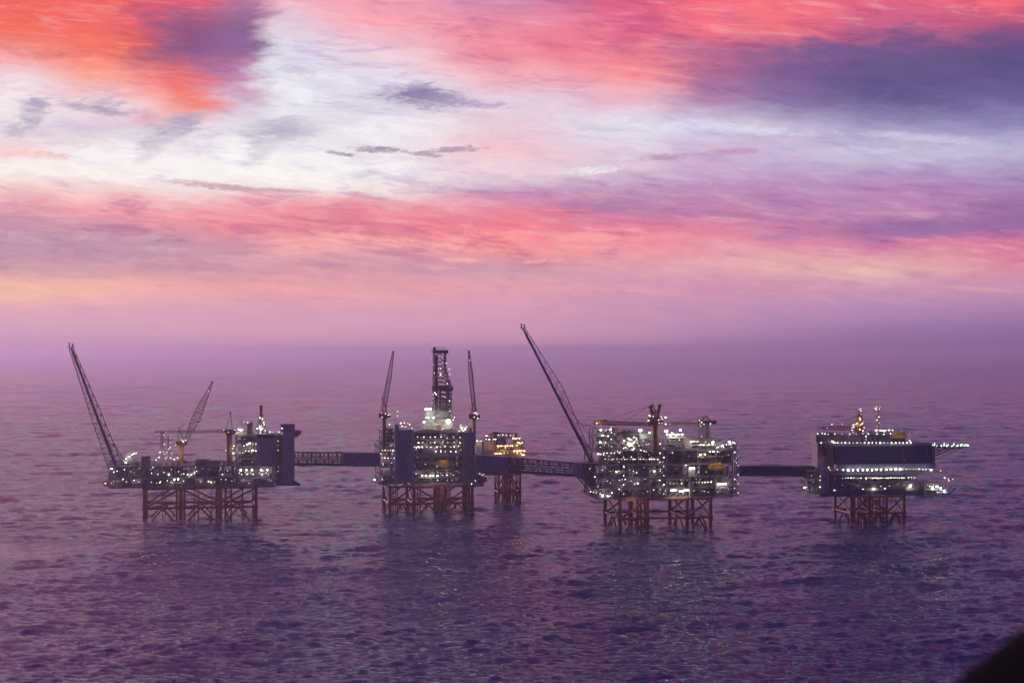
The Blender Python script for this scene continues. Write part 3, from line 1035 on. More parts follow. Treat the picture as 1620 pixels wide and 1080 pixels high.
def booster(P, root_label, base_px, base_py, tip_px, tip_py, ly, w0, wm, w1, bays, r, mid, name='flare_boom', tiply=0.0, cat='flare boom', strut=None, second=False):
    """long lattice flare boom leaning out over the sea"""
    x = P.X(base_px, ly); z = P.Z(base_py, base_px, ly)
    root = P.empty(name, x, ly, z)
    tag(root, root_label, cat)
    Fm = Frame(P, x, ly, z)
    p = Vector((0, 0, 0)); q = Fm.P(tip_px, tip_py, tiply)
    d = (q - p).normalized()
    side = Vector((0, 1, 0)).cross(d).normalized()
    if side.x < 0: side = -side
    dep = Vector((0, 1, 0))
    b = MB()
    if not second:
        def ring(t):
            w = (w0 + (wm - w0) * t / mid) if t < mid else (wm + (w1 - wm) * (t - mid) / (1 - mid))
            c = p.lerp(q, t)
            return [c - side * w / 2, c + side * w / 2, c + dep * w * .75]
    else:
        def ring(t):
            w = (w0 + (wm - w0) * t / mid) if t < mid else (wm + (w1 - wm) * (t - mid) / (1 - mid))
            c = p.lerp(q, t)
            return [c, c + dep * 3.2 * (1 - .5 * t), c + side * w + dep * 1.6 * (1 - .5 * t)]
    R_ = [ring(i / bays) for i in range(bays + 1)]
    for i in range(bays):
        A, B = R_[i], R_[i + 1]
        for k in range(3):
            ch = (r * 2.6 if (second and k < 2) else r * 1.9)
            b.beam(A[k], B[k], ch, 'steel' if False else 'dark')
            b.beam(A[k], A[(k + 1) % 3], r, 'dark')
            if (i + k) % 2:
                b.beam(A[k], B[(k + 1) % 3], r, 'dark')
            else:
                b.beam(A[(k + 1) % 3], B[k], r, 'dark')
    b.build('lattice', root)
    b = MB()
    off = dep * w0 * .3
    b.tube(p + off - side * .5, q + dep * w1 * .3, .62, 'dark', 8, .5)
    b.tube(p + off + side * .5, q.lerp(p, .03) + dep * w1 * .3 + side * .6, .42, 'dark', 8, .35)
    b.tube(p + off + side * 1.5, q.lerp(p, .05) + dep * w1 * .3 - side * .6, .25, 'dark', 6)
    b.build('flare_pipe', root)
    b = MB()
    ww = max(w1, 2.5)
    b.box(q.x - ww * .85, q.x + ww * .85, q.y - ww * .4, q.y + ww * .8, q.z - .3, q.z, 'dark')
    rail(b, q.x - ww * .85, q.x + ww * .85, q.y - ww * .4, q.z, 'dark', step=1.5)
    b.build('tip_platform', root)
    for k, xx in enumerate((-.35, .45)):
        b = MB()
        b.tube((q.x + ww * xx, q.y, q.z), (q.x + ww * xx, q.y, q.z + 2.7 - k * .6), .42, 'dark', 8)
        b.tube((q.x + ww * xx, q.y, q.z + 2.7 - k * .6), (q.x + ww * xx, q.y, q.z + 3.3 - k * .6), .6, 'dark', 8)
        b.build('flare_tip', root)
    if strut:
        b = MB()
        for (t, px, py, l2) in strut:
            b.beam(p.lerp(q, t) + side * (w0 * .4), Fm.P(px, py, l2), .32, 'dark')
        b.build('stay', root)
    return root


def bridge(P, label, pxa, ya_t, ya_b, pxb, yb_t, yb_b, lya, lyb, w=5.0, clad=(), bays=14, m='dark'):
    x = P.X(pxa, lya); z = P.Z(ya_b, pxa, lya)
    root = P.empty('footbridge', x, lya, z)
    tag(root, label, 'bridge')
    Fm = Frame(P, x, lya, z)
    dl = lyb - lya
    A0 = Vector((0, 0, 0)); A1 = Vector((0, 0, Fm.Z(ya_t, pxa, 0)))
    B0 = Fm.P(pxb, yb_b, dl); B1 = Fm.P(pxb, yb_t, dl)
    dep = Vector((0, w, 0))
    def at(t, top, back):
        v = (A1 if top else A0).lerp(B1 if top else B0, t)
        return v + (dep if back else Vector((0, 0, 0)))
    b = MB()
    for i in range(bays):
        t0, t1 = i / bays, (i + 1) / bays
        for bk in (0, 1):
            for tp in (0, 1):
                b.beam(at(t0, tp, bk), at(t1, tp, bk), .85, m)
            b.beam(at(t0, 0, bk), at(t0, 1, bk), .45, m)
            if i % 2:
                b.beam(at(t0, 0, bk), at(t1, 1, bk), .42, 'steel')
            else:
                b.beam(at(t0, 1, bk), at(t1, 0, bk), .42, 'steel')
        b.beam(at(t0, 0, 0), at(t0, 0, 1), .4, m)
        b.beam(at(t0, 1, 0), at(t0, 1, 1), .4, m)
    b.build('truss', root)
    b = MB()
    def slab(zo, th, mm, inset=.5):
        vs = []
        for t in (0, 1):
            for bk in (0, 1):
                v = at(t, 0, 0) + Vector((0, inset + bk * (w - 2 * inset), zo))
                vs += [v, v + Vector((0, 0, th))]
        b.add(vs, [(0, 1, 3, 2), (4, 6, 7, 5), (0, 4, 5, 1), (2, 3, 7, 6), (1, 5, 7, 3), (0, 2, 6, 4)], mm)
    slab(.5, .3, 'steel')
    hh = A1.z - A0.z
    slab(hh * .62, .3, 'dark')
    b.build('walkway', root)
    b = MB()
    for k in range(5):
        zo = 1.2 + hh * .16 * k
        for yk in (1.0, w - 1.2):
            b.tube(at(0, 0, 0) + Vector((0, yk, zo)), at(1, 0, 0) + Vector((0, yk, zo)), .38 - .04 * k, 'steel' if k % 2 else 'dark', 8)
    b.build('pipes', root)
    for (t0, t1, mm) in clad:
        b = MB()
        e = Vector((0, .55, 0)); up_ = Vector((0, 0, .5))
        q = [at(t0, 0, 0) - e - up_, at(t1, 0, 0) - e - up_, at(t1, 0, 1) + e - up_, at(t0, 0, 1) + e - up_,
             at(t0, 1, 0) - e + up_, at(t1, 1, 0) - e + up_, at(t1, 1, 1) + e + up_, at(t0, 1, 1) + e + up_]
        b.add(q, [(0, 3, 2, 1), (4, 5, 6, 7), (0, 1, 5, 4), (1, 2, 6, 5), (2, 3, 7, 6), (3, 0, 4, 7)], mm)
        n = int((q[1] - q[0]).length / 4)
        for k in range(1, n):
            v0 = q[0].lerp(q[1], k / n); v1 = q[4].lerp(q[5], k / n)
            b.beam(v0 + Vector((0, -.05, .1)), v1 + Vector((0, -.05, -.1)), .14, mm)
        b.build('cladding', root)
    return root


def lampline(lp, P, pxa, pxb, y, ly, n, size=.75, kind='lamp', jit=.3, y2=None):
    for i in range(n):
        t = i / max(1, n - 1)
        px = pxa + (pxb - pxa) * t
        yy_ = y + ((y2 - y) * t if y2 is not None else 0)
        p = P.P(px, yy_, ly)
        lp.add(p + Vector((rnd.uniform(-jit, jit), 0, rnd.uniform(-jit, jit) * .5)), size * rnd.uniform(.85, 1.15), kind)


def mast(P, root, px, yt, yb, ly, w0, w1, bays, lp, m='dark', n=4, name='vent_mast', lk='lamp'):
    b = MB()
    p = P.P(px, yb, ly); q = P.P(px, yt, ly)
    b.truss(p, q, w0, w0, w1, w1, bays, .13, m, up=(0, 1, 0))
    b.tube(p, q + Vector((0, 0, .8)), .28, m, 8)
    b.build(name, root)
    for i in range(n):
        t = (i + .7) / n
        s_ = w0 + (w1 - w0) * t
        lp.add(p.lerp(q, t) + Vector((rnd.choice((-1, 1)) * s_ / 2, -s_ / 2 - .3, 0)), .62, lk)


# ================================================================== RISER PLATFORM (far left)
P = Plat(300, 823, 11)
root = P.empty('offshore_platform')
tag(root, 'long low platform at the far left with a tall block at its right end', 'oil platform', 'platforms of the oil field')
lp = Lamps(root)
jacket(P, root, [229, 286, 349, 405], 0, 771, 823, 46, brace_y=804,
       conductors=[(258, 6, .45), (262, 9, .3), (314, 8, .5), (308, 12, .35), (335, 14, .4), (366, 10, .6), (384, 12, .5), (280, 18, .8), (292, 20, .8), (357, 16, .9), (343, 22, .9)])
levels(P, root, 172, 380, [769, 755, 737], 44, lp, gaps=4.2, seed=2, dens=1.3)
# small landing at the left corner
b = MB()
xa, xb = P.X(164, 2), P.X(172, 2)
b.box(xa, xb - .1, 2, 12, P.Z(769, 168, 2), P.Z(766, 168, 2), 'rust')
b.box(xa + .5, xb - .4, 3, 8, P.Z(766, 168, 2) + .004, P.Z(761, 168, 2), 'rust')
rail(b, xa, xb, 2, P.Z(766, 168, 2), 'rust', step=1.5)
b.build('landing', root)
lp.add(P.P(167, 764, 1.5), .9, 'lampwarm')
# top of the low block: long roof with tanks and racks
xr0, xr1 = P.X(190, 4), P.X(372, 4)
zr = P.Z(736.4, 280, 0)
clutter(xr0, P.X(255, 4), 4, 12, zr, zr + 4.5, 1.0, seed=41).build('process_equipment', root)
clutter(P.X(290, 4), xr1, 4, 14, zr, zr + 4.0, 1.2, mats=('dark', 'dark', 'steel', 'blue'), seed=42).build('process_equipment', root)
clutter(P.X(250, 4), P.X(290, 4), 3, 12, zr, zr + 5, 1.3, mats=('pale', 'steel', 'steel'), seed=43).build('process_equipment', root)
panelbox(P, root, 'equipment_module', 224, 238, 722, 736, 8, 12, 'dark')
panelbox(P, root, 'equipment_module', 310, 330, 727, 736, 8, 12, 'navy')
panelbox(P, root, 'equipment_module', 335, 345, 729, 736, 8, 12, 'blue')
# bright lit module near the flare boom
b = MB()
x0, x1 = P.X(192, 4), P.X(217, 4)
z0, z1 = P.Z(733, 205, 4), P.Z(717, 205, 4)
b.box(x0, x1, 6, 14, z0, z0 + .3, 'steel')
b.box(x0 + 2, x1 - 2, 7, 12, z0 + .304, z0 + 3.0, 'pale')
b.box(x0 + 1, x1 - 4, 7, 13, z0 + 3.004, z0 + 3.3, 'pale')
b.beam((x0, 5.5, z0 + 3), (x1, 5.5, z1 + .5), .5, 'pale')
b.beam((x0, 5.5, z0 + 5), (x1 - 2, 5.5, z1 + 1.6), .4, 'pale')
for k in range(5):
    xx = x0 + (x1 - x0) * k / 4
    b.beam((xx, 5.6, z0), (xx, 5.6, z1), .22, 'steel')
rail(b, x0, x1, 5.9, z0 + 3.3, 'pale', step=1.5)
b.build('lit_crane_module', root)
for (px, y, s_) in ((200, 725, 1.0), (205, 722.5, .9), (212, 717, 1.1), (209, 719, .8), (199, 731, 1.2), (216, 716.5, .7), (196, 728, .6)):
    lp.add(P.P(px, y, 5.0), s_, 'lampbig' if s_ > .95 else 'lamp')
glow(root, P.P(204, 722, 3), 3200, (.85, 1, .78), .8)
# vent mast cluster
mast(P, root, 257, 683, 728, 8, 3.4, 2.4, 8, lp, 'steel', 3)
mast(P, root, 267, 690, 728, 6, 2.6, 1.8, 7, lp, 'steel', 5, lk='lamp')
for (px, y, s_) in ((253, 715, .9), (258, 714, .8), (272, 717, .9), (267, 710, 1.0), (252, 723, .8), (262, 725, .8), (270, 724, .7), (276, 726, 1.1), (247, 727, 1.0), (281, 724, 1.0)):
    lp.add(P.P(px, y, 3), s_)
for px in (250, 262, 275):
    glow(root, P.P(px, 722, 2), 1200)
# tall right-hand block
x0, x1, zs = levels(P, root, 374, 436, [769, 755, 737, 725, 712, 699, 689], 40, lp, y0=-.6, gaps=6, seed=3, dens=1.0, lampsize=.5)
panelbox(P, root, 'module_wall', 404, 438, 693, 734.5, -1.6, 30, 'blue', seams=4.2, hs=4.6)
panelbox(P, root, 'red_deck_house', 407, 434, 687, 692.5, -.8, 26, 'red')
panelbox(P, root, 'stair_block', 447.5, 466, 671, 766, 0, 9, 'bluelight', seams=4.5, hs=7.0)
panelbox(P, root, 'stair_block_cap', 444, 466.5, 671.5, 683, -1.4, 13, 'blue', seams=3.4)
panelbox(P, root, 'service_shaft', 437, 447, 688, 765, 4, 20, 'dark', seams=3)
b = MB()
xa, xb = P.X(466, 2), P.X(474, 2)
zc = P.Z(684, 470, 2)
b.vessel((xa, 3, zc), (xb, 3, zc), 2.1, 'blue')
b.box(xa - 1, xb - 1, 1, 6, zc - 3.4, zc - 2.2, 'dark')
b.build('end_winch', root)
b = MB()
xa, xb = P.X(438, -2), P.X(475, -2)
z0, z1 = P.Z(768, 455, -2), P.Z(763, 455, -2)
b.box(xa, xb, -2, 14, z0, z0 + 1.2, 'dark')
b.add([(xb - 5, -2, z0 + 1.2), (xb, -2, z0 + 1.2), (xb - 5, -2, z0 + 4), (xb - 5, 13, z0 + 1.2), (xb, 13, z0 + 1.2), (xb - 5, 13, z0 + 4)],
      [(0, 1, 2), (3, 5, 4), (0, 2, 5, 3), (1, 4, 5, 2), (0, 3, 4, 1)], 'dark')
rail(b, xa, xb - 5, -1.9, z0 + 1.2)
b.build('base_deck', root)
b = MB()                                           # truss girder under the lit row
xa, xb = P.X(378, -1), P.X(438, -1)
z0, z1 = P.Z(769, 405, -1), P.Z(757, 405, -1)
n = 8
for k in range(n):
    u0 = xa + (xb - xa) * k / n; u1 = xa + (xb - xa) * (k + 1) / n
    b.beam((u0, -1, z0 if k % 2 else z1), (u1, -1, z1 if k % 2 else z0), .42, 'pale')
b.beam((xa, -1, z0), (xb, -1, z0), .5, 'steel'); b.beam((xa, -1, z1), (xb, -1, z1), .5, 'steel')
b.build('girder', root)
for px in (381, 390, 399, 413, 423):
    lp.add(P.P(px, 743, -1.2), 1.5, 'lampbig'); lp.add(P.P(px + 1.5, 750, -1.2), .9)
    lp.add(P.P(px - 2, 747.5, -1.2), .6)
glow(root, P.P(392, 746, -2.5), 2200); glow(root, P.P(416, 746, -2.5), 2200)
for (px, y, s_) in ((391, 703, 1.2), (395, 701, 1.5), (400, 702.5, 1.2), (405, 701.5, .9), (386, 705, .8), (389, 713, 1.0), (394, 713.5, 1.1), (400, 712, 1.3), (405, 713, .9),
                    (384, 716, .7), (370, 705, 1.0), (369, 716.5, 1.2), (372, 716, .9), (368, 709, .8), (357.5, 712, .9), (371, 725, .6),
                    (378, 679, 1.5), (381, 680, 1.4), (384, 679.5, 1.1), (368, 684, .9), (374, 685, .8), (386, 667, .9), (392, 668, .7)):
    lp.add(P.P(px, y, -1.6 if y > 690 else 5), s_, 'lampbig' if s_ > 1.25 else 'lamp')
for px, y in ((395, 707, ), (371, 712), (380, 682)):
    glow(root, P.P(px, y, -3 if y > 690 else 3), 2500)
# exhaust stack and its lit base
b = MB()
p0 = P.P(413, 686, 12)
b.tube(p0 - Vector((0, 0, 1)), P.P(413, 662, 12), 1.3, 'steel', 10)
b.tube(P.P(413, 662, 12), P.P(413, 641, 12), 1.05, 'dark', 10)
b.tube(P.P(413, 643, 12), P.P(413, 641, 12), 1.3, 'dark', 10)
b.build('exhaust_stack', root)
b = MB()
b.truss(P.P(413, 687, 9), P.P(413, 656, 9), 10, 10, 2.6, 2.6, 5, .22, 'pale', up=(0, 1, 0))
for k in range(3):
    b.box(P.X(406 + k, 8), P.X(421 - k, 8), 8, 15, P.Z(683 - 6 * k, 413, 8), P.Z(683 - 6 * k, 413, 8) + .25, 'steel')
b.build('stack_frame', root)
for k in range(20):
    t = rnd.random()
    lp.add(P.P(413 + rnd.uniform(-10, 10) * (1.05 - t), 686 - t * 30, 6), rnd.uniform(.5, 1.05))
glow(root, P.P(413, 678, 5), 3800, (.95, 1, .82), .8); glow(root, P.P(417, 668, 6), 1600, (.95, 1, .82), .8)
panelbox(P, root, 'deck_house', 391, 400, 668, 687, 8, 7, 'dark', seams=3)
panelbox(P, root, 'deck_house', 375, 391, 682, 688, 8, 10, 'pale')
b = MB()
b.beam(P.P(378, 666, 7), P.P(398, 669, 7), .7, 'pale'); b.beam(P.P(398, 669, 7), P.P(398, 687, 7), .4, 'steel')
b.build('light_arm', root)
for px in (427, 432, 441): lp.add(P.P(px, 683, 2), .9)
lp.add(P.P(446, 677, -1.8), .8)
for y in (697, 704, 712, 738, 745):
    lp.add(P.P(440, y, -.5), .5)
# process lights of the low block
for (px, y, s_) in ((176.5, 741, 1.3), (195, 757.5, 1.0), (267.5, 750, 1.3), (276, 758, 1.3), (282, 757.5, 1.3), (287, 750, 1.2), (291, 749, 1.0), (297, 750, 1.1), (303, 750, 1.2), (308, 748, 1.1),
                    (311, 745, 1.0), (242, 739, .8), (221, 740, .8), (220, 762, .6), (334, 762, 1.2), (330, 761, .9), (352, 750, .7), (240, 748, .8), (250, 750, .7), (253, 763, .7), (310, 739, .8)):
    lp.add(P.P(px, y, -.7), s_, 'lampbig' if s_ > 1.25 else 'lamp')
for px, y in ((272, 762), (282, 762), (300, 752), (334, 763), (250, 745), (210, 745), (186, 762)):
    glow(root, P.P(px, y, 1.0), 900)
# flood aimed at the sea, then fill lights added under the deck
glow(root, P.P(290, 767, -3), 60000, (.80, 1, .85), 1.0, (70, (0, -.55, -.8)))
glow(root, P.P(240, 774, 6), 5000, (1, .75, .5)); glow(root, P.P(325, 774, 6), 5000, (1, .75, .5))  # added warm fill, no lamp there: brightens the jacket from below the deck
lp.finish()
booster(P, 'dark lattice flare boom leaning left from the left end of the far-left platform', 183, 738, 112, 549, 4, 10.5, 7.6, 3.0, 24, .26, .5,
        strut=[(.16, 205, 736, 2), (.22, 200, 734, 4), (.1, 172, 737, 3)])
RP = P
crane(P, 'crane on a yellow pedestal, boom raised to the right, on the far-left platform', 287, 704, 731, 6, (336, 604), (292, 702), m='ochre', pw=3.4, afr=(284, 678),
      boomw=(1.6, 6.4, .9), houses=(8.5, 3.2), pm_='yellow', r=.3, mid=.42, lampk=4, bays=16)
glow(None, RP.world(RP.X(290, 0), 0, RP.Z(716, 290, 0)), 1500, (1, .85, .55), .5)
crane(P, 'orange-brown crane with a level boom, beside the tall block of the far-left platform', 363, 686, 736, 2, (246, 683), (357, 682), m='rust', pw=4.2, afr=(365, 652),
      boomw=(1.3, 2.2, .9), houses=(9, 3), pm_='rust', r=.16, lampk=4, bays=24)

# ================================================================== DRILLING PLATFORM
P = Plat(680, 812, 11)
DP = P
root = P.empty('offshore_platform')
tag(root, 'tall boxy platform under the lattice derrick, between two upright cranes', 'oil platform', 'platforms of the oil field')
lp = Lamps(root)
cond = [(688 + (k * 2.7) % 27 + rnd.uniform(-.5, .5), 6 + 5 * (k % 4), .42) for k in range(18)]
jacket(P, root, [617, 655, 700, 747], 0, 768, 812, 42, brace_y=797, conductors=cond + [(622, 4, .5), (626, 8, .5), (629, 5, .4), (661, 5, .5), (665, 9, .5), (738, 4, .9), (742, 7, .9), (735, 8, .7)])
levels(P, root, 600, 632, [764, 751, 738, 725, 712, 700], 34, lp, y0=2, gaps=3.6, seed=4, dens=1.2, lampsize=.6)
levels(P, root, 606, 632, [700.5, 688, 678], 30, lp, y0=6, gaps=6, seed=5, dens=.7, lampsize=.5)
panelbox(P, root, 'white_shaft', 624.5, 630.5, 672, 765, -1.4, 4, 'bluelight', hs=6)
panelbox(P, root, 'module_wall', 631.5, 654, 680, 763.5, -.5, 36, 'blue', seams=4, hs=7)
levels(P, root, 654.5, 733, [764, 754, 742.5, 730, 717.5, 704, 694, 684], 40, lp, y0=0, gaps=3.6, seed=6, dens=1.0, lampsize=.5)
panelbox(P, root, 'dark_band', 655.5, 731, 719, 722.5, -.4, 20, 'blue', ribs=False)
panelbox(P, root, 'module_wall', 733, 751.5, 684, 764, -.3, 38, 'blue', seams=4, hs=7)
levels(P, root, 738, 766, [767, 757, 746, 733, 719], 30, lp, y0=5, gaps=4, seed=8, dens=1.2, lampsize=.6)
b = MB()                                             # curved pale roof
xa, xb = P.X(655, 2), P.X(702, 2)
zb = P.Z(684, 680, 0)
n = 12
vs = []
for k in range(n + 1):
    t = k / n
    zz = zb + 3.4 * math.sin(math.pi * (.12 + .76 * t)) - .6
    xx = xa + (xb - xa) * t
    vs += [(xx, 1, zz), (xx, 24, zz), (xx, 1, zb + .05), (xx, 24, zb + .05)]
fs = []
for k in range(n):
    a = 4 * k; c = a + 4
    fs += [(a, c, c + 1, a + 1), (a, a + 2, c + 2, c), (a + 1, c + 1, c + 3, a + 3), (a + 2, a + 3, c + 3, c + 2)]
fs += [(0, 1, 3, 2), (4 * n, 4 * n + 2, 4 * n + 3, 4 * n + 1)]
b.add(vs, fs, 'pale')
b.build('curved_roof', root)
panelbox(P, root, 'roof_house', 703, 731, 679, 684, 4, 20, 'pinkish')
clutter(P.X(622, 3), P.X(656, 3), 3, 12, P.Z(680, 640, 0), P.Z(668, 640, 0), 1.5, mats=('pale', 'pale', 'steel'), seed=51).build('roof_equipment', root)
clutter(P.X(722, 3), P.X(748, 3), 3, 12, P.Z(683, 735, 0), P.Z(671, 735, 0), 1.3, mats=('pale', 'pale', 'pinkish'), seed=52).build('roof_equipment', root)
for (px, y, s_) in ((634, 669, 1.0), (640, 668.5, .9), (645, 669, .9), (648, 671, .8), (636, 674, .8), (641, 675, .8), (651, 676.5, 1.0), (653, 678, .8), (629, 650.5, .9), (629, 657.5, .9), (617.5, 661, 1.0), (616, 671, .9), (608, 682, .9),
                    (728, 675, 1.1), (731, 677, 1.5), (736, 678.5, 1.3), (733, 681, 1.2), (738, 675, .9), (726, 682, 1.0), (729, 672, .9), (741, 671, .6)):
    lp.add(P.P(px, y, 2.5), s_, 'lampbig' if s_ > 1.25 else 'lamp')
glow(root, P.P(641, 673, 1), 1800, (.95, 1, .8)); glow(root, P.P(732, 677, 1), 3200)
for i, y in enumerate((691.5, 699.5, 706.5)):
    lampline(lp, P, 661 if i else 661, 727, y, -.8, 8 + (i == 2) * 2, 1.0 if i else .8, jit=.8)
lampline(lp, P, 655, 668, 707, -.8, 4, 1.0)
lampline(lp, P, 689, 721, 714, -.8, 5, .9)
for px in (668, 674, 681, 685, 692): lp.add(P.P(px, 752, -.9), 1.35, 'lampbig')
for px in (700, 707, 717): lp.add(P.P(px, 751, -.9), .8)
glow(root, P.P(680, 753, -2.5), 2600); glow(root, P.P(707, 748, -2), 900)
glow(root, P.P(675, 703, -2.5), 1100); glow(root, P.P(700, 703, -2.5), 1100); glow(root, P.P(722, 704, -2.5), 900)
for px, y in ((608, 720), (612, 745), (620, 705), (745, 728), (750, 755)):
    glow(root, P.P(px, y, 0), 500)
for px, y in ((741, 722), (745, 726), (739, 728), (748, 727), (743, 735), (740, 760), (744, 761), (749, 763), (752, 760), (746, 765), (763, 751), (766, 750)):
    lp.add(P.P(px, y, 3), .95)
lampline(lp, P, 605, 622, 712, 1, 5, .8); lampline(lp, P, 604, 624, 724, 1, 5, .8); lp.add(P.P(606, 735, 1), 1.0)
b = MB()
b.box(P.X(590, 6), P.X(601, 6), 6, 14, P.Z(763, 596, 6), P.Z(762, 596, 6), 'steel')
b.beam(P.P(592, 762.5, 6), P.P(592, 758, 6), .3, 'steel')
b.build('outboard_platform', root)
lp.add(P.P(592.5, 758.5, 5), 1.7, 'lampbig')
b = MB()                                             # sloping lower decks at the left foot
p = P.P(597, 764, 4); q = P.P(618, 768, 4)
b.beam(p, q, .7, 'steel'); b.beam(P.P(603, 755, 4), P.P(597, 764, 4), .5, 'steel')
b.beam(P.P(752, 770, 6), P.P(770, 761, 6), .6, 'steel'); b.beam(P.P(750, 768, 10), P.P(770, 757, 10), .5, 'steel')
b.build('knee_struts', root)
panelbox(P, root, 'hanging_deck', 756, 770, 755, 761, 5, 14, 'dark')
# drill floor, strongly lit
x0, x1, z0, z1 = panelbox(P, root, 'drill_floor_wall', 671, 716, 668, 681, 8, 16, 'pale', seams=3)
panelbox(P, root, 'drill_floor_wall', 674, 711, 650, 668, 10, 12, 'pale', seams=3)
panelbox(P, root, 'drill_floor_wall', 714, 722, 676, 683, 8, 12, 'pale', seams=3)
b = MB()
b.beam(P.P(700, 672, 6), P.P(716, 656, 6), .45, 'dark'); b.beam(P.P(716, 656, 6), P.P(722, 660, 6), .3, 'dark')
b.build('pipe_chute', root)
b = MB()
b.box(P.X(691.5, 6), P.X(696.5, 6), 6, 9, P.Z(684, 694, 6), P.Z(671, 694, 6), 'rust')
b.build('red_post', root)
for (px, y, s_) in ((674, 647, 2.4), (677.5, 646.5, 2.7), (681, 647, 2.3), (671, 667, 2.0), (675, 660, 1.4), (678, 660.5, 1.4), (686, 660.5, 1.5), (707, 665, 2.3), (710, 664.5, 2.4), (712, 667, 1.8), (709, 669, 1.5), (701, 678, 1.1), (717, 664, .8), (719, 660, .8)):
    lp.add(P.P(px, y, 4.5), s_, 'lampbig' if s_ > 1.2 else 'lamp')
b = MB()
b.beam(P.P(677, 648, 5), P.P(677, 668, 7), .3, 'steel'); b.beam(P.P(672, 648, 5), P.P(683, 648, 5), .3, 'steel')
b.build('light_arm', root)
glow(root, P.P(678, 652, 2), 7000, (.96, 1, .86), .8)
glow(root, P.P(690, 668, 1), 5000, (.96, 1, .86), .8)
glow(root, P.P(709, 667, 1), 7000, (.96, 1, .86), .8)
glow(root, P.P(697, 655, 3), 4000, (.96, 1, .86), .8)
glow(root, P.P(678, 766, -3), 60000, (.80, 1, .85), 1.0, (70, (0, -.55, -.8)))
glow(root, P.P(700, 772, -8), 3000, (1, .7, .5))  # warm fill light added under the deck to lift the jacket and conductors
lp.finish()

# derrick
zd = P.Z(668, 697, 14)
xd = P.X(697, 14)
root = P.empty('drilling_derrick', xd, 14, zd)
tag(root, 'tall dark lattice drilling derrick with a square crown platform, between two upright cranes', 'derrick')
Fm = Frame(P, xd, 14, zd)
lp = Lamps(root)
b = MB()
hz = Fm.Z(559, 697, 0); zm = Fm.Z(613, 697, 0); zl = Fm.Z(640, 697, 0)
xl, xrt, xrm = Fm.X(686.5, 0), Fm.X(704, 0), Fm.X(712, 0)
def sect(z):
    xr = xrm if z <= zm + 2 else xrm + (xrt - xrm) * min(1, (z - zm - 2) / (hz - 14 - zm))
    return (xl, xr, 0 - (xr - xl) / 2 * .9, (xr - xl) / 2 * .9)
nb = 17
zz = [0.2 + (hz - .2) * i / nb for i in range(nb + 1)]
for i in range(nb):
    a0, a1, c0, c1 = sect(zz[i]); e0, e1, f0, f1 = sect(zz[i + 1])
    A = [Vector((a0, c0, zz[i])), Vector((a1, c0, zz[i])), Vector((a1, c1, zz[i])), Vector((a0, c1, zz[i]))]
    B = [Vector((e0, f0, zz[i + 1])), Vector((e1, f0, zz[i + 1])), Vector((e1, f1, zz[i + 1])), Vector((e0, f1, zz[i + 1]))]
    for k in range(4):
        j = (k + 1) % 4
        b.beam(A[k], B[k], .75, 'dark')
        b.beam(A[k], A[j], .6, 'dark')
        mdp = (B[k] + B[j]) / 2
        b.beam(A[k], mdp, .42, 'dark'); b.beam(A[j], mdp, .42, 'dark')
b.build('lattice_tower', root)
b = MB()
xa, xb = Fm.X(683, 0), Fm.X(707.5, 0)
zt0, zt1 = Fm.Z(559, 695, 0), Fm.Z(553.5, 695, 0)
b.box(xa, xb, -6, 6, zt0, zt0 + .5, 'dark')
b.box(xa + .1, xb - .1, -5.9, 5.9, zt0 + .504, zt1, 'dark')
b.build('crown_platform', root)
b = MB()
b.box(xa + 1, xa + 3, -1, 1, zt1 + .003, zt1 + 2.4, 'dark')
b.box(xa + 2, xb - 1.5, -2, -1.7, zt1 + 1.7, zt1 + 2.0, 'dark')
for k in range(4): b.beam((xa + 3 + k * 2.2, -1.85, zt1), (xa + 3 + k * 2.2, -1.85, zt1 + 1.8), .15, 'dark')
b.build('crown_block', root)
b = MB()
xa, xb = Fm.X(681.5, 0), Fm.X(714.5, 0)
b.box(xa, xb, -7.5, 7, Fm.Z(617.5, 697, 0), Fm.Z(611, 697, 0), 'dark')
b.box(xa + 1, xa + 3, -8.2, -7.502, Fm.Z(617, 697, 0), Fm.Z(609, 697, 0), 'dark')
rail(b, xa, xb, -7.4, Fm.Z(611, 697, 0), 'dark', step=1.5)
b.build('racking_platform', root)
b = MB()
b.box(xl + .3, xl + 2.6, -3, 3, .5, hz - 1, 'dark')                       # guide and cable tray down the left
b.box(xl + 4.2, xl + 5.6, -2, 0, .5, zm - 1, 'dark'); b.box(xrm - 3.4, xrm - 1.6, -3, 1, .5, zm - 1, 'dark')
b.box(xl + 6.2, xl + 9, -1.4, 1.4, 4, zm - 8, 'steel')
b.build('top_drive_guide', root)
b = MB()
for yl in (571, 584, 592.5, 603, 624, 632):
    zq = Fm.Z(yl, 697, 0)
    a0, a1, c0, c1 = sect(zq)
    b.box(a0 - .6, a1 + .8, c0 - 1.0, c0 - .1, zq - .12, zq, 'dark')
    rail(b, a0 - .6, a1 + .8, c0 - 1.0, zq, 'dark', step=2)
b.build('walkways', root)
for (px, y, s_) in ((700, 565, .9), (696, 566, .6), (706, 574, 1.5), (697, 583, 1.2), (711, 583.5, 1.0), (694, 583, .6), (697, 592, 1.4), (711.5, 592, .8), (706, 592.5, .6), (687, 590, .8), (693, 600, .9), (702, 603, 1.0), (709, 598, .8), (708, 607, .8),
                    (712, 612, .9), (688, 621, 1.3), (685, 624, 1.1), (690, 623.5, 1.0), (685, 630, .8), (684, 637, .9), (711, 634, 1.1), (709, 640, .8), (704, 628, .5), (712, 650, .8), (714, 657, .9), (686, 577, .5), (690, 596, .6), (700, 574, .5)):
    lp.add(Fm.P(px, y, -8.5 if 608 < y < 620 else -7), s_ * .75, 'lamp')
lp.finish()

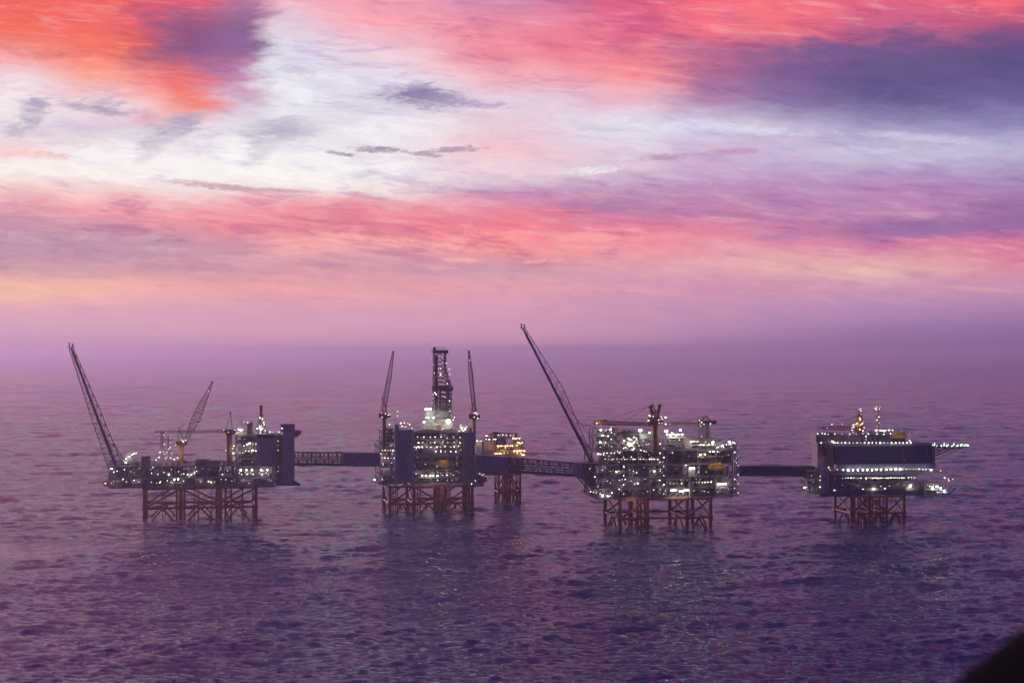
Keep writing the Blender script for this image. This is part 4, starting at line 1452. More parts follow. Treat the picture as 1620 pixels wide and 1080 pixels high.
lifeboat(P, 688, 713.5, 726.5, 738, -3, 'yellow enclosed lifeboat hung on the face of the platform under the derrick')
glow(None, P.world(P.X(700, 0), -8, P.Z(727, 700, 0)), 900, (1, .9, .65))
crane(P, 'slim crane with nearly upright boom just left of the derrick', 608, 661, 702, 3, (622, 556), (607, 652), m='rust', pw=3.0, afr=(605, 628),
      boomw=(2.4, 3.0, .9), houses=(9.5, 3.6), pm_='rust', r=.28, mid=.6, lampk=5, bays=16)
crane(P, 'slim crane with nearly upright boom just right of the derrick', 749.5, 662, 704, 3, (741.5, 555), (750, 652), m='rust', pw=3.0, afr=(751, 631),
      boomw=(2.4, 3.0, .9), houses=(9, 3.6), pm_='rust', r=.28, mid=.6, lampk=5, bays=16)

# ================================================================== SMALL PLATFORM BEHIND
Q = Plat(806, 797, 11)
root = Q.empty('offshore_platform')
tag(root, 'small orange-glowing platform behind the bridge, right of the derrick platform', 'oil platform', 'platforms of the oil field')
lp = Lamps(root)
jacket(Q, root, [789, 807, 823], 0, 748, 797, 16, brace_y=778, legw=1.7, conductors=[(798, 5, .9), (802, 9, .9), (795, 4, .4), (811, 3, .4)])
panelbox(Q, root, 'under_deck', 766, 824, 741, 751, 0, 20, 'dark')
x0, x1, z0, z1 = panelbox(Q, root, 'weather_deck', 752, 831, 737, 741, 0, 26, 'dark')
panelbox(Q, root, 'cladding_module', 753, 763, 697, 737, 3, 12, 'pale', seams=3)
panelbox(Q, root, 'cladding_module', 765, 785, 696, 737, 2, 16, 'pinkish', seams=3)
panelbox(Q, root, 'cladding_module', 787, 801, 692, 704, 5, 14, 'pinkish', seams=3)
levels(Q, root, 785.5, 814, [737, 724, 713, 704], 16, lp, y0=1, core='rust', gaps=4, lampk='lampwarm', lampsize=.8, seed=12, edge=1)
levels(Q, root, 814.5, 830, [737, 722, 711, 698], 16, lp, y0=.5, core='pale', gaps=3, lampk='lampwarm', lampsize=.9, seed=13, edge=.5)
clutter(Q.X(768, 4), Q.X(820, 4), 4, 10, Q.Z(692, 800, 0), Q.Z(684, 800, 0), 1.5, mats=('dark', 'steel', 'pale'), seed=61).build('roof_equipment', root)
b = MB()
b.box(Q.X(767, 4), Q.X(821, 4), 3, 14, Q.Z(694, 800, 0), Q.Z(692, 800, 0), 'dark')
xq = Q.X(784.5, 5)
b.tube((xq, 6, Q.Z(694, 785, 0)), (xq, 6, Q.Z(683, 785, 0)), 1.5, 'red', 10)
b.box(Q.X(779, 5), Q.X(790, 5), 4, 9, Q.Z(687, 785, 0), Q.Z(684, 785, 0), 'red')
b.build('roof_deck', root)
lampline(lp, Q, 755, 764, 697, 1, 4, .9); lampline(lp, Q, 770, 785, 695, 0, 6, 1.0, jit=.8); lampline(lp, Q, 788, 815, 688, 2, 8, .8, jit=.9); lampline(lp, Q, 769, 775, 689, 2, 3, .8)
lampline(lp, Q, 787, 811, 705, 0, 7, 1.1, 'lampwarm'); lampline(lp, Q, 812, 822, 693, 0, 4, 1.2, 'lampwarm'); lampline(lp, Q, 784, 792, 717, 0, 4, 1.0, 'lampwarm')
lampline(lp, Q, 814, 829, 713, 0, 5, 1.4, 'lampwarm'); lampline(lp, Q, 819, 826, 700, 0, 3, 1.1, 'lampwarm'); lampline(lp, Q, 826, 828, 719, 0, 3, 1.2, 'lampwarm')
for px, y, w in ((796, 712, 2600), (803, 716, 2000), (820, 706, 3000), (823, 716, 3000), (779, 708, 1500)):
    glow(root, Q.P(px, y, -2.5), w, (1, .55, .22))
glow(root, Q.P(758, 703, -2), 1400, (1, .95, .75)); glow(root, Q.P(773, 702, -3), 1200, (1, .85, .7))
lp.finish()

# ================================================================== PROCESS PLATFORM
P = Plat(1055, 839, 10)
PP = P
root = P.empty('offshore_platform')
tag(root, 'open-decked platform right of centre, covered all over in pin-point lamps', 'oil platform', 'platforms of the oil field')
lp = Lamps(root)
jacket(P, root, [981, 1024, 1087, 1124], 0, 788, 839, 46, openbay=1, brace_y=820, conductors=[(1009, 10, 1.0), (1014, 14, .6), (1020, 12, .9), (995, 20, .5), (1070, 12, .4), (1097, 14, .5)])
levels(P, root, 947, 1160, [786, 771, 753.5, 733.5, 712], 48, lp, gaps=3.4, seed=21, dens=1.5, lampsize=.55)
levels(P, root, 1140, 1163, [712.5, 702], 30, lp, y0=1, gaps=4, seed=22)
# left end: dark lattice landing with a chamfered foot
b = MB()
xa, xb = P.X(921, 4), P.X(947, 4)
zt, zm, zb = P.Z(733, 935, 4), P.Z(756, 935, 4), P.Z(786, 947, 4)
b.box(xa, xb - .1, 4, 24, zt - .8, zt, 'dark')
b.box(xa, xb - .1, 4, 24, zm - .6, zm, 'dark')
for y in (4.2, 23.8):
    b.beam((xa, y, zt), (xa, y, zm), .7, 'dark')
    b.beam((xa, y, zm), (xb, y, zb), .8, 'dark')
    for k in range(3):
        u0 = xa + (xb - xa) * k / 3; u1 = xa + (xb - xa) * (k + 1) / 3
        b.beam((u0, y, zm), (u1, y, zt), .4, 'dark'); b.beam((u1, y, zm), (u0, y, zt), .4, 'dark')
        b.beam((u1, y, zm), (u1, y, zm + (zb - zm) * (k + 1) / 3), .4, 'dark')
        b.beam((u0, y, zm + (zb - zm) * k / 3), (u1, y, zm), .35, 'dark')
b.box(xa + 2, xb - 1, 9, 22, zm, zt - .8, 'dark')
b.box(xa + 6, xb - 1, 9, 22, zm - 6, zm - .6, 'dark')
b.build('bridge_landing', root)
clutter(xa + 1, xb - 1, 4.5, 9, zm, zt - 1, 1.3, seed=71).build('process_equipment', root)
lampline(lp, P, 933, 965, 777, 1, 7, .8, y2=784, jit=.6); lp.add(P.P(953, 784, 0), 1.6, 'lampbig'); lp.add(P.P(961.5, 784.5, 0), 1.4, 'lampbig')
for px, y in ((933, 741), (941, 754), (946, 769), (971, 773), (968, 779)): lp.add(P.P(px, y, 1), .9)
# stair towers
for (a, c, yt, yb, ly) in ((979.5, 986.5, 708, 786, -3.2), (1044, 1050, 700, 786, -3.2), (1162, 1167.5, 700, 784, 0)):
    stair_tower(P, root, a, c, yt, yb, ly, lp, m='pale' if a < 1100 else 'steel', depth=3.0 if ly < 0 else 5)
# top deck modules
levels(P, root, 942, 978, [711.5, 700, 688.5, 678], 22, lp, y0=2, gaps=3.2, seed=23, dens=1.2, lampsize=.8)
panelbox(P, root, 'equipment_module', 955, 975, 689, 710, 12, 14, 'steel')
for (px, y, s_) in ((950.5, 680, 1.7), (965.5, 679.5, 1.5), (967, 676, 1.1), (959, 680, .8), (953.5, 688.5, 1.5), (962, 689.5, 1.0), (949.5, 699, 1.3), (958, 699.5, .8), (946, 717.5, 1.3), (950, 718, .9), (955, 719, 1.0), (972, 686, .8)):
    lp.add(P.P(px, y, -.5), s_, 'lampbig' if s_ > 1.25 else 'lamp')
glow(root, P.P(956, 684, -1), 2500); glow(root, P.P(956, 700, -2), 1500)
levels(P, root, 980, 1030, [711.8, 698, 686], 22, lp, y0=4, gaps=3, seed=24, dens=1.6, lampsize=.7)
panelbox(P, root, 'equipment_module', 990, 1008, 686, 694, 8, 14, 'dark')
b = MB()                                             # three small peaked hoods
for px in (988, 996, 1004):
    x_ = P.X(px, 6); z_ = P.Z(686, px, 6)
    b.add([(x_ - 3, 6, z_), (x_ + 3, 6, z_), (x_ + 3, 14, z_), (x_ - 3, 14, z_), (x_, 6, z_ + 3), (x_, 14, z_ + 3)], [(0, 1, 4), (2, 3, 5), (0, 4, 5, 3), (1, 2, 5, 4), (0, 3, 2, 1)], 'dark')
b.build('peaked_hoods', root)
for k in range(34):
    lp.add(P.P(990 + rnd.gauss(7, 9), 702 + rnd.gauss(0, 4), 2), rnd.uniform(.6, 1.3))
lampline(lp, P, 968, 1034, 713, 0, 14, .7, jit=1.2); lampline(lp, P, 958, 1040, 726, -.6, 20, .75, jit=.5)
glow(root, P.P(998, 700, 0), 3500); glow(root, P.P(985, 706, 0), 1200); glow(root, P.P(1015, 704, 0), 1000)
b = MB()
for px, y in ((1013, 680), (1054, 682)):
    b.beam(P.P(px, y, 2), P.P(px, 706, 4), .35, 'steel')
b.build('lamp_posts', root)
for (px, y, s_) in ((1013, 680.3, 3.0), (1054, 681.7, 2.8), (1076.5, 680, 1.8), (1027.5, 684, 1.3), (1056.5, 687, 1.8), (1060.5, 688, 1.7), (1065, 686.5, 1.8), (1070, 687.5, 1.9), (1073, 687, 1.6), (1079, 687, 1.7), (1063, 685, 1.4)):
    lp.add(P.P(px, y, 1.5), s_, 'lampbig')
glow(root, P.P(1067, 688, -1), 6000, (.95, 1, .84), .8); glow(root, P.P(1018, 689, 1), 3000, (.85, 1, .86), .8)
panelbox(P, root, 'white_module', 1012, 1030, 688, 694, 4.5, 10, 'pale')
levels(P, root, 1053, 1083, [711.8, 701, 691], 20, lp, y0=3, gaps=3, seed=25, dens=1.4, core='steel')
b = MB()                                             # white sloping duct
x0, x1 = P.X(1082, 2), P.X(1094, 2)
z0, z1 = P.Z(710, 1088, 2), P.Z(690, 1088, 2)
b.add([(x0 + 1, 2, z0), (x1, 2, z0), (x1, 2, z1 - 2), (x0, 2, z1), (x0 + 1, 10, z0), (x1, 10, z0), (x1, 10, z1 - 2), (x0, 10, z1)], [(0, 1, 2, 3), (7, 6, 5, 4), (0, 4, 5, 1), (1, 5, 6, 2), (2, 6, 7, 3), (3, 7, 4, 0)], 'pale')
b.build('white_duct', root)
levels(P, root, 1093, 1141, [711.9, 703, 694], 22, lp, y0=3, gaps=3, seed=26, dens=1.5, lampsize=.7)
lampline(lp, P, 1094, 1104, 698, 0, 4, 1.3); lampline(lp, P, 1105, 1127, 703, 0, 6, 1.1, jit=.8); lp.add(P.P(1128, 699, 0), 1.9, 'lampbig'); lp.add(P.P(1127, 701, 0), 1.2)
b = MB()                                             # sloping lit gantry at the right
pa, pb = P.P(1130, 707, 1), P.P(1163, 698, 1)
for off in (0, 2.4):
    for yk in (0, 7):
        b.beam(pa + Vector((0, yk, off)), pb + Vector((0, yk, off)), .4, 'pale')
for k in range(9):
    a = pa.lerp(pb, k / 8)
    b.beam(a, a + Vector((0, 0, 2.4)), .25, 'pale'); b.beam(a, a + Vector((0, 7, 0)), .25, 'steel')
    b.beam(a, (a.x, a.y, P.Z(711, 1145, 1)), .2, 'steel')
b.build('gantry', root)
lampline(lp, P, 1133, 1160, 708, 0, 8, .9, y2=700, jit=.6); lp.add(P.P(1154, 698.5, 0), 1.6, 'lampbig'); lampline(lp, P, 1143, 1155, 703, 0, 3, .7)
glow(root, P.P(1142, 704, -2), 2500, (.95, 1, .84)); glow(root, P.P(1100, 700, -2), 3000); glow(root, P.P(1120, 703, -2), 1500); glow(root, P.P(1087, 697, -4), 1800)
for (px, y, s_) in ((1108, 719, 1.3), (1115, 718.5, 1.4), (1123, 714, 1.2), (1128.5, 714, 1.3), (1135, 714, .8), (1093, 740, 2.0), (1097, 740, 2.0), (1085, 735.5, 1.1), (1035, 745, 1.3), (1045, 742, .9), (1105, 746, .7), (1117, 746, .8)):
    lp.add(P.P(px, y, -.8), s_, 'lampbig' if s_ > 1.25 else 'lamp')
for px in (1062, 1065, 1068, 1076, 1080, 1084, 1088): lp.add(P.P(px, 775.5 + rnd.uniform(-1, 1), -.9), 1.7, 'lampbig')
for px in (1136, 1140, 1144, 1148): lp.add(P.P(px, 765, -.9), 1.7, 'lampbig')
lampline(lp, P, 1097, 1124, 762.5, -.7, 7, .8); lampline(lp, P, 1060, 1078, 764, -.7, 4, .7)
lp.add(P.P(1009, 764, -.8), 1.3); lp.add(P.P(1004, 765, -.8), .8); lp.add(P.P(975, 746, -.8), 1.3); lp.add(P.P(1007, 747, -.8), 1.0); lp.add(P.P(1002, 745, -.8), .8)
lampline(lp, P, 955, 978, 716, 0, 5, .8)
for px, y, w in ((1066, 778, 2600), (1084, 778, 2600), (1142, 767, 3200), (1095, 743, 2400), (1112, 721, 1500), (1127, 717, 1200), (1035, 748, 1200), (1006, 766, 900), (982, 745, 900), (982, 770, 900), (1047, 770, 900), (1047, 730, 900), (956, 778, 1500), (1000, 748, 800), (1075, 765, 700), (1112, 764, 800)):
    glow(root, P.P(px, y, -2.6), w)
# pale frames and shafts on the face
b = MB()
for (a, c, yt, yb) in ((1028, 1030, 757, 786), (1090.5, 1092.5, 756, 786), (1132, 1134, 757, 784), (1152, 1154, 740, 784), (1055, 1056.5, 712, 733), (1103, 1104.5, 712, 734)):
    b.box(P.X(a, -.9), P.X(c, -.9), -.9, -.3, P.Z(yb, a, 0), P.Z(yt, a, 0), 'pale')
b.box(P.X(1055, -1), P.X(1104, -1), -1, -.35, P.Z(712.5, 1080, 0), P.Z(710.5, 1080, 0), 'pale')
b.box(P.X(1028, -1), P.X(1092, -1), -1.05, -.35, P.Z(758.5, 1060, 0), P.Z(757, 1060, 0), 'pale')
b.build('pale_frame', root)
panelbox(P, root, 'blast_wall', 1057, 1102, 719, 733, 5, 12, 'dark'); panelbox(P, root, 'blast_wall', 1092, 1130, 772, 785, 3, 12, 'dark', seams=4)
panelbox(P, root, 'red_deck_edge', 1096, 1153, 722, 724.5, -.6, 3, 'red', ribs=False)
panelbox(P, root, 'deck_house', 1131, 1157, 716, 731, 6, 12, 'dark')
glow(root, P.P(1085, 787, -3), 90000, (.80, 1, .85), 1.0, (70, (.05, -.55, -.8)))
glow(root, P.P(1000, 795, -4), 3000, (1, .7, .5))  # added under-deck fill that warms the jacket legs, not a fitted lamp
# communications cluster
for px in (1106, 1112, 1120): mast(P, root, px, 668, 702, 7, 3, 1.6, 6, lp, 'steel', 2, name='lattice_mast')
lp.finish()
booster(P, 'thin dark flare boom leaning left from the lamp-covered platform right of centre', 936, 731, 827, 519, 4, 2.0, 6.4, 1.4, 26, .22, .52, second=True,
        strut=[(.5, 946, 706, 0), (.12, 952, 700, 0), (.2, 938, 715, 0)])
lifeboat(P, 1120, 1146.5, 731, 743, -3, 'yellow lifeboat on the upper right face of the lamp-covered platform right of centre')
glow(None, P.world(P.X(1133, 0), -9, P.Z(731, 1133, 0)), 1300, (1, .9, .65))
crane(P, 'thick brown crane with forked head and level boom, on the lamp-covered platform', 1036, 671, 716, 0, (941, 668), (1031, 671), m='rust', pw=5.0, afr=(1032, 640),
      boomw=(2.2, 2.8, 3.2), houses=(11, 5.5), pm_='rust', r=.3, lampk=6, bays=22, mid=.6)
root = P.empty('crane_head', 0, 0, 0)
bpy.data.objects.remove(root)
CR = [o for o in COL.objects if o.name.startswith('pedestal_crane')][-1]
Fm = Frame(P, P.X(1036, 0), 0, P.Z(716, 1036, 0))
b = MB()
for (pa, pb) in (((1034, 668), (1031, 652)), ((1039, 668), (1041, 652)), ((1031, 652), (1028.5, 641)), ((1041, 652), (1043.5, 639))):
    b.beam(Fm.P(*pa, -.5), Fm.P(*pb, -.5), 2.0, 'rust', 1.6)
b.beam(Fm.P(1031, 652, -.5), Fm.P(1041, 652, -.5), 1.2, 'rust')
for (px, y) in ((1029, 645), (1030.5, 650), (1043, 642), (1042, 648), (1035, 656)):
    p = Fm.P(px, y, -.5); b.box(p.x - 1.3, p.x + 1.3, p.y - 1, p.y + 1, p.z - .5, p.z + .7, 'rust')
b.build('forked_head', CR)
b = MB()                                             # lit yellow nose of the boom
p = Fm.P(947, 667, 0)
b.add([(p.x - 6, -1, p.z - 1.5), (p.x + 4.5, -1.5, p.z - 1.2), (p.x + 6, -1.5, p.z + 1.8), (p.x - 1, -1, p.z + 1.2), (p.x - 6, 1, p.z - 1.5), (p.x + 4.5, 1.5, p.z - 1.2), (p.x + 6, 1.5, p.z + 1.8), (p.x - 1, 1, p.z + 1.2)],
      [(0, 1, 2, 3), (7, 6, 5, 4), (0, 4, 5, 1), (1, 5, 6, 2), (2, 6, 7, 3), (3, 7, 4, 0)], 'yellow')
b.build('boom_nose', CR)
glow(CR, p + Vector((-1, -5, -1)), 1800, (1, .8, .45))
lq = Lamps(CR)
for (px, y) in ((1026, 665), (1042, 664), (1047.5, 662.5), (1053, 660), (1053, 670.5), (944, 669)): lq.add(Fm.P(px, y, -3), 1.2)
lq.finish()
crane(P, 'smaller dark crane right of the fork-headed one, its level boom pointing at it', 1117, 671, 711, 6, (1050, 670), (1111, 670), m='rust', pw=2.4, afr=(1117, 658),
      boomw=(1.6, 2.2, 1.2), houses=(14, 2.4), pm_='steel', r=.2, lampk=5, bays=16)

# ================================================================== LIVING QUARTERS PLATFORM
P = Plat(1380, 830, 9)
LQ = P
root = P.empty('offshore_platform')
tag(root, 'rightmost platform, a long windowless navy block with rows of lamps and a helideck', 'oil platform', 'platforms of the oil field')
lp = Lamps(root)
jacket(P, root, [1347, 1376, 1402, 1430], 0, 783, 830, 34, brace_y=812, legw=2.1, conductors=[(1352, 4, .4), (1357, 10, .4), (1362, 6, .5), (1366, 12, .4), (1371, 14, .5), (1380, 8, .4), (1386, 12, .4), (1392, 6, .4), (1397, 9, .5), (1368, 20, .5), (1359, 22, .5)])
panelbox(P, root, 'hull_deck', 1297, 1482, 774, 784, 0, 36, 'navy', seams=8, hs=30)
levels(P, root, 1330, 1452, [774, 762, 751], 30, lp, y0=1, gaps=5, seed=31, dens=1.2, core='steel', lampsize=.6)
panelbox(P, root, 'slab_edge', 1316, 1472, 745.5, 750.5, -2.5, 34, 'bluelight', ribs=False)
b = MB()
b.box(P.X(1472, -2), P.X(1490, -2), -2, 20, P.Z(747, 1480, -2), P.Z(745, 1480, -2), 'bluelight')
rail(b, P.X(1472, -2), P.X(1490, -2), -2, P.Z(745, 1480, -2), step=2)
b.build('side_balcony', root)
panelbox(P, root, 'sloped_skirt', 1328, 1480, 733.5, 741, -1.6, 30, 'bluelight', seams=5)
panelbox(P, root, 'accommodation_block', 1322, 1475, 705, 733, -.8, 34, 'navy', seams=6, hs=40)
panelbox(P, root, 'accommodation_end', 1463, 1479, 706, 731, 3, 26, 'blue', seams=4)
x0, x1, z0, z1 = panelbox(P, root, 'roof_deck', 1319, 1474, 701.5, 705, -1.6, 36, 'bluelight', ribs=False)
panelbox(P, root, 'roof_block', 1324, 1362, 687.5, 701, 4, 20, 'blue', seams=5)
panelbox(P, root, 'roof_block', 1362.5, 1408, 687, 701, 3, 22, 'navy', seams=5)
panelbox(P, root, 'roof_block', 1408.5, 1432, 693, 701, 4, 18, 'dark', seams=5)
clutter(P.X(1376, 4), P.X(1412, 4), 5, 11, P.Z(687, 1390, 4), P.Z(681, 1390, 4), 1.6, mats=('pale', 'steel'), seed=81).build('roof_equipment', root)
x0, x1, z0, z1 = panelbox(P, root, 'left_tower', 1293, 1319, 701, 741, 0, 12, 'pinkish', seams=4)
panelbox(P, root, 'left_tower_top', 1291, 1321, 685, 700, 2, 12, 'pinkish', seams=4)
b = MB()
b.box(P.X(1301, -.4), P.X(1308, -.4), -.3, -.15, P.Z(720, 1304, 0), P.Z(707, 1304, 0), 'window')
for k in range(4):
    b.box(P.X(1300, -.4), P.X(1309, -.4), -.6, -.305, P.Z(707 + k * 4.3, 1304, 0) - .15, P.Z(707 + k * 4.3, 1304, 0), 'dark')
b.build('tower_opening', root)
panelbox(P, root, 'lower_tower', 1298, 1311, 738, 780, -.6, 12, 'bluelight', seams=4)
panelbox(P, root, 'lower_wall', 1311.5, 1331, 745, 782, 0, 14, 'navy', seams=5)
levels(P, root, 1276, 1297, [779, 768, 757, 744], 14, lp, y0=2, gaps=5, seed=33, dens=1.0, lampsize=.5)
lampline(lp, P, 1319, 1441, 700, -2.3, 21, 1.0, jit=.15)
lampline(lp, P, 1300, 1440, 686, 1.5, 14, .75, jit=.8)
lampline(lp, P, 1386, 1410, 681, 3, 12, 1.2, jit=1.0)
lampline(lp, P, 1325, 1340, 742.5, -3, 3, .8); lampline(lp, P, 1342, 1424, 743.5, -3, 12, 1.7, 'lampbig', y2=742); lampline(lp, P, 1428, 1470, 742, -3, 9, 1.1); lp.add(P.P(1473, 743, -3), 1.5); lp.add(P.P(1488, 744, -3), 1.2)
lampline(lp, P, 1338, 1362, 755.5, .6, 7, .8); lampline(lp, P, 1370, 1430, 755.5, .6, 18, .85); lampline(lp, P, 1437, 1450, 755, .6, 4, .9)
lampline(lp, P, 1366, 1398, 773, .5, 7, .8, jit=1.0); lp.add(P.P(1384, 774, .2), 1.8, 'lampbig'); lp.add(P.P(1440, 767.5, .2), 2.1, 'lampbig')
for (px, y, s_) in ((1293.5, 686, 1.1), (1305, 686, 1.0), (1317, 698, 1.3), (1322, 700, 1.0), (1299, 700, .8), (1283.5, 752, 1.0), (1297.5, 753, 1.0), (1297, 759, 1.0), (1297, 770, 1.3), (1273, 771, 1.6), (1276, 770, .9), (1320, 775, 1.2), (1311, 739, .8), (1313, 742.5, .9), (1334, 743, 1.1),
                    (1370, 690, 1.2), (1370, 695, 1.1), (1439, 697, 1.2), (1452, 702, 1.1), (1457, 701.5, 1.2)):
    lp.add(P.P(px, y, -.8), s_, 'lampbig' if s_ > 1.5 else 'lamp')
b = MB()
b.box(P.X(1271, 3), P.X(1277, 3), 3, 8, P.Z(774, 1274, 3), P.Z(773, 1274, 3), 'steel')
b.beam(P.P(1273, 773, 3), P.P(1273, 771, 3), .2, 'steel')
b.build('outboard_platform', root)
for k in range(9):
    glow(root, P.P(1345 + k * 15, 741.5, -4.5), 400, (.85, .95, 1))
for k in range(7):
    glow(root, P.P(1330 + k * 17, 699, -5), 260, (1, .92, .8))
glow(root, P.P(1383, 773, -2), 1800); glow(root, P.P(1440, 769, -2), 2000, (.95, 1, .84)); glow(root, P.P(1300, 730, -5), 900, (1, .7, .6)); glow(root, P.P(1286, 760, -1), 500)
for (a, c, yt, yb) in ((1432, 1452, 770, 776), (1367, 1398, 771, 776)):
    b = MB()
    b.box(P.X(a, -.5), P.X(c, -.5), -.6, .8, P.Z(yb, a, 0), P.Z(yt, a, 0), 'pale')
    rail(b, P.X(a, -.5), P.X(c, -.5), -.55, P.Z(yt, a, 0), 'pale')
    b.build('lower_landing', root)
# lifeboat station on the right
levels(P, root, 1462, 1486, [784, 773, 764], 18, lp, y0=-1, gaps=3, seed=35, dens=1.3, lampsize=.8)
b = MB()
b.beam(P.P(1484, 783, 0), P.P(1512, 772, 0), .7, 'steel'); b.beam(P.P(1484, 779, 0), P.P(1512, 766, 0), .5, 'steel')
for px, yt, yb in ((1493, 758, 781), (1503, 762, 778), (1511, 766, 773)): b.beam(P.P(px, yt, 0), P.P(px, yb, 0), .35, 'pale')
b.beam(P.P(1493, 757, 0), P.P(1508, 760, 0), .4, 'steel')
b.build('launch_ramp', root)
for (px, y, s_) in ((1475, 771, 2.2), (1475, 774, 1.5), (1482, 769, 1.9), (1488, 771.5, 1.8), (1503, 778, 1.6), (1494, 755.5, .9), (1500, 757, 1.0), (1501, 760, .8), (1507, 757.5, 1.0), (1488, 781, 1.0)):
    lp.add(P.P(px, y, -2.2), s_, 'lampbig' if s_ > 1.5 else 'lamp')
glow(root, P.P(1478, 770, -4), 2800, (.95, 1, .8)); glow(root, P.P(1494, 775, -5), 2200, (.8, .9, 1))
# helideck, held on struts out to the right
hx, hy = P.X(1490, 16), 16
hz_ = P.Z(704.5, 1496, 16)
b = MB()
n = 8; rad_ = (P.X(1526, 16) - P.X(1465, 16)) / 2
cx_ = (P.X(1526, 16) + P.X(1465, 16)) / 2
pts = [(cx_ + rad_ * 1.06 * math.cos(R(22.5 + 45 * k)), hy + rad_ * 1.06 * math.sin(R(22.5 + 45 * k))) for k in range(8)]
vs = [(x, y, hz_ - .9) for x, y in pts] + [(x, y, hz_) for x, y in pts]
b.add(vs, [tuple(range(7, -1, -1)), tuple(range(8, 16))] + [(i, (i + 1) % 8, 8 + (i + 1) % 8, 8 + i) for i in range(8)], 'green')
pts2 = [(cx_ + rad_ * 1.14 * math.cos(R(22.5 + 45 * k)), hy + rad_ * 1.14 * math.sin(R(22.5 + 45 * k))) for k in range(8)]
for i in range(8):
    b.beam((*pts2[i], hz_ + .1), (*pts2[(i + 1) % 8], hz_ + .1), .18, 'steel')
    b.beam((*pts[i], hz_ - .6), (*pts2[i], hz_ + .1), .14, 'steel')
hd = b.build('helideck', root)
b = MB()                                              # yellow aiming circle and H
for k in range(24):
    a0, a1 = R(15 * k), R(15 * k + 15)
    b.add([(cx_ + rr * math.cos(a), hy + rr * math.sin(a), hz_ + .006) for rr, a in ((5.6, a0), (6.6, a0), (6.6, a1), (5.6, a1))], [(0, 1, 2, 3)], 'yellow')
for (xa, xb, ya, yb) in ((-1.6, -1.0, -2.2, 2.2), (1.0, 1.6, -2.2, 2.2), (-.99, .99, -.35, .35)):
    b.add([(cx_ + xa, hy + ya, hz_ + .012), (cx_ + xb, hy + ya, hz_ + .012), (cx_ + xb, hy + yb, hz_ + .012), (cx_ + xa, hy + yb, hz_ + .012)], [(0, 1, 2, 3)], 'pale')
b.build('deck_markings', hd)
b = MB()
for k in range(5):
    xx = cx_ - rad_ * .8 + rad_ * 1.6 * k / 4
    for yk in (hy - 6, hy + 6):
        b.beam((xx, yk, hz_ - 1), (cx_ - rad_ * 1.1, yk, hz_ - 3 - 9 * (k / 4 if k else .2)), .35, 'dark')
b.beam((cx_ - rad_, hy - 6, hz_ - 3.4), (cx_ + rad_ * .7, hy - 6, hz_ - 1.6), .4, 'dark')
b.beam((cx_ - rad_ * .2, hy - 6, hz_ - 1), (cx_ - rad_ * .9, hy - 6, hz_ - 9.5), .4, 'dark')
b.build('support_struts', hd)
for k in range(28):
    a = R(360 / 28 * k + 5)
    if math.sin(a) < .5 or k % 2:
        lp.add((cx_ + rad_ * 1.08 * math.cos(a), hy + rad_ * 1.08 * math.sin(a), hz_ + .5), .8, 'lampgreen' if math.cos(a) > -.6 else 'lamp')
for k in range(14): lp.add((cx_ - rad_ * .9 + k * rad_ * .137, hy + rnd.uniform(-7, 5), hz_ + .4), .8, 'lampgreen')
lp.add(P.P(1466, 701, 6), 1.5); lp.add(P.P(1463, 700.5, 6), 1.2)
lp.finish()
crane(P, 'small brown crane studded with lamps on the roof of the rightmost platform', 1357, 679, 690, 8, (1300, 677), (1351, 677), m='rust', pw=3.4, afr=(1360, 655),
      boomw=(1.8, 3.2, 1.4), houses=(9, 3), pm_='rust', r=.22, lampk=2, bays=14)
CR = [o for o in COL.objects if o.name.startswith('pedestal_crane')][-1]
Fm = Frame(P, P.X(1357, 8), 8, P.Z(690, 1357, 8))
b = MB()
b.truss(Fm.P(1359, 684, -2), Fm.P(1360, 649, -2), 5.5, 4, 1.8, 1.8, 8, .25, 'rust', up=(0, 1, 0))
b.build('lattice_head', CR)
lq = Lamps(CR)
for (px, y) in ((1359, 647), (1361.5, 647), (1362, 650), (1362, 655), (1360, 661), (1361, 664), (1356, 669), (1354, 670.5), (1364, 670), (1366, 667), (1350, 672), (1361, 672), (1348, 680), (1360, 679), (1367, 676), (1348, 676), (1365, 681), (1332, 671), (1316, 671), (1350, 684)):
    lq.add(Fm.P(px, y, -4.5), 1.0 if y > 660 else .8, 'lampwarm' if rnd.random() < .15 else 'lamp')
lq.finish()
glow(CR, Fm.P(1358, 672, -5), 1300, (1, .8, .55))
# radio mast
xm = P.X(1388, 9); zm_ = P.Z(686.5, 1388, 9)
root = P.empty('radio_mast', xm, 9, zm_)
tag(root, 'thin lattice radio mast with a lamp-ringed head on the roof of the rightmost platform', 'mast')
Fm = Frame(P, xm, 9, zm_)
lq = Lamps(root)
mast(Fm, root, 1388, 648, 686.5, 0, 1.6, 1.3, 12, lq, 'pale', 8, name='lattice')
b = MB()
t_ = Fm.P(1388, 647, 0)
b.box(t_.x - 2.6, t_.x + 2.6, -1.5, 1.5, t_.z, t_.z + .2, 'steel'); rail(b, t_.x - 2.6, t_.x + 2.6, -1.4, t_.z + .2, 'steel', step=1)
for k in (-1.9, -.4, 1.3): b.beam((t_.x + k, 0, t_.z), (t_.x + k, 0, t_.z + 2.4 + k * .4), .14, 'pale')
b.build('antenna_platform', root)
for (px, y) in ((1384, 645), (1387, 643.5), (1392, 644), (1386, 647), (1391, 647)): lq.add(Fm.P(px, y, -2), .8)
lq.finish()
lifeboat(P, 1411.5, 1433.5, 682.5, 693.5, 1, 'yellow-orange lifeboat up on the roof of the rightmost platform')
glow(None, P.world(P.X(1422, 0), -7, P.Z(684, 1422, 0)), 1300, (1, .85, .5))
lifeboat(P, 1484, 1504, 772.5, 782, -3, 'pale blue-white lifeboat at the lower right foot of the rightmost platform', m='whiteboat')

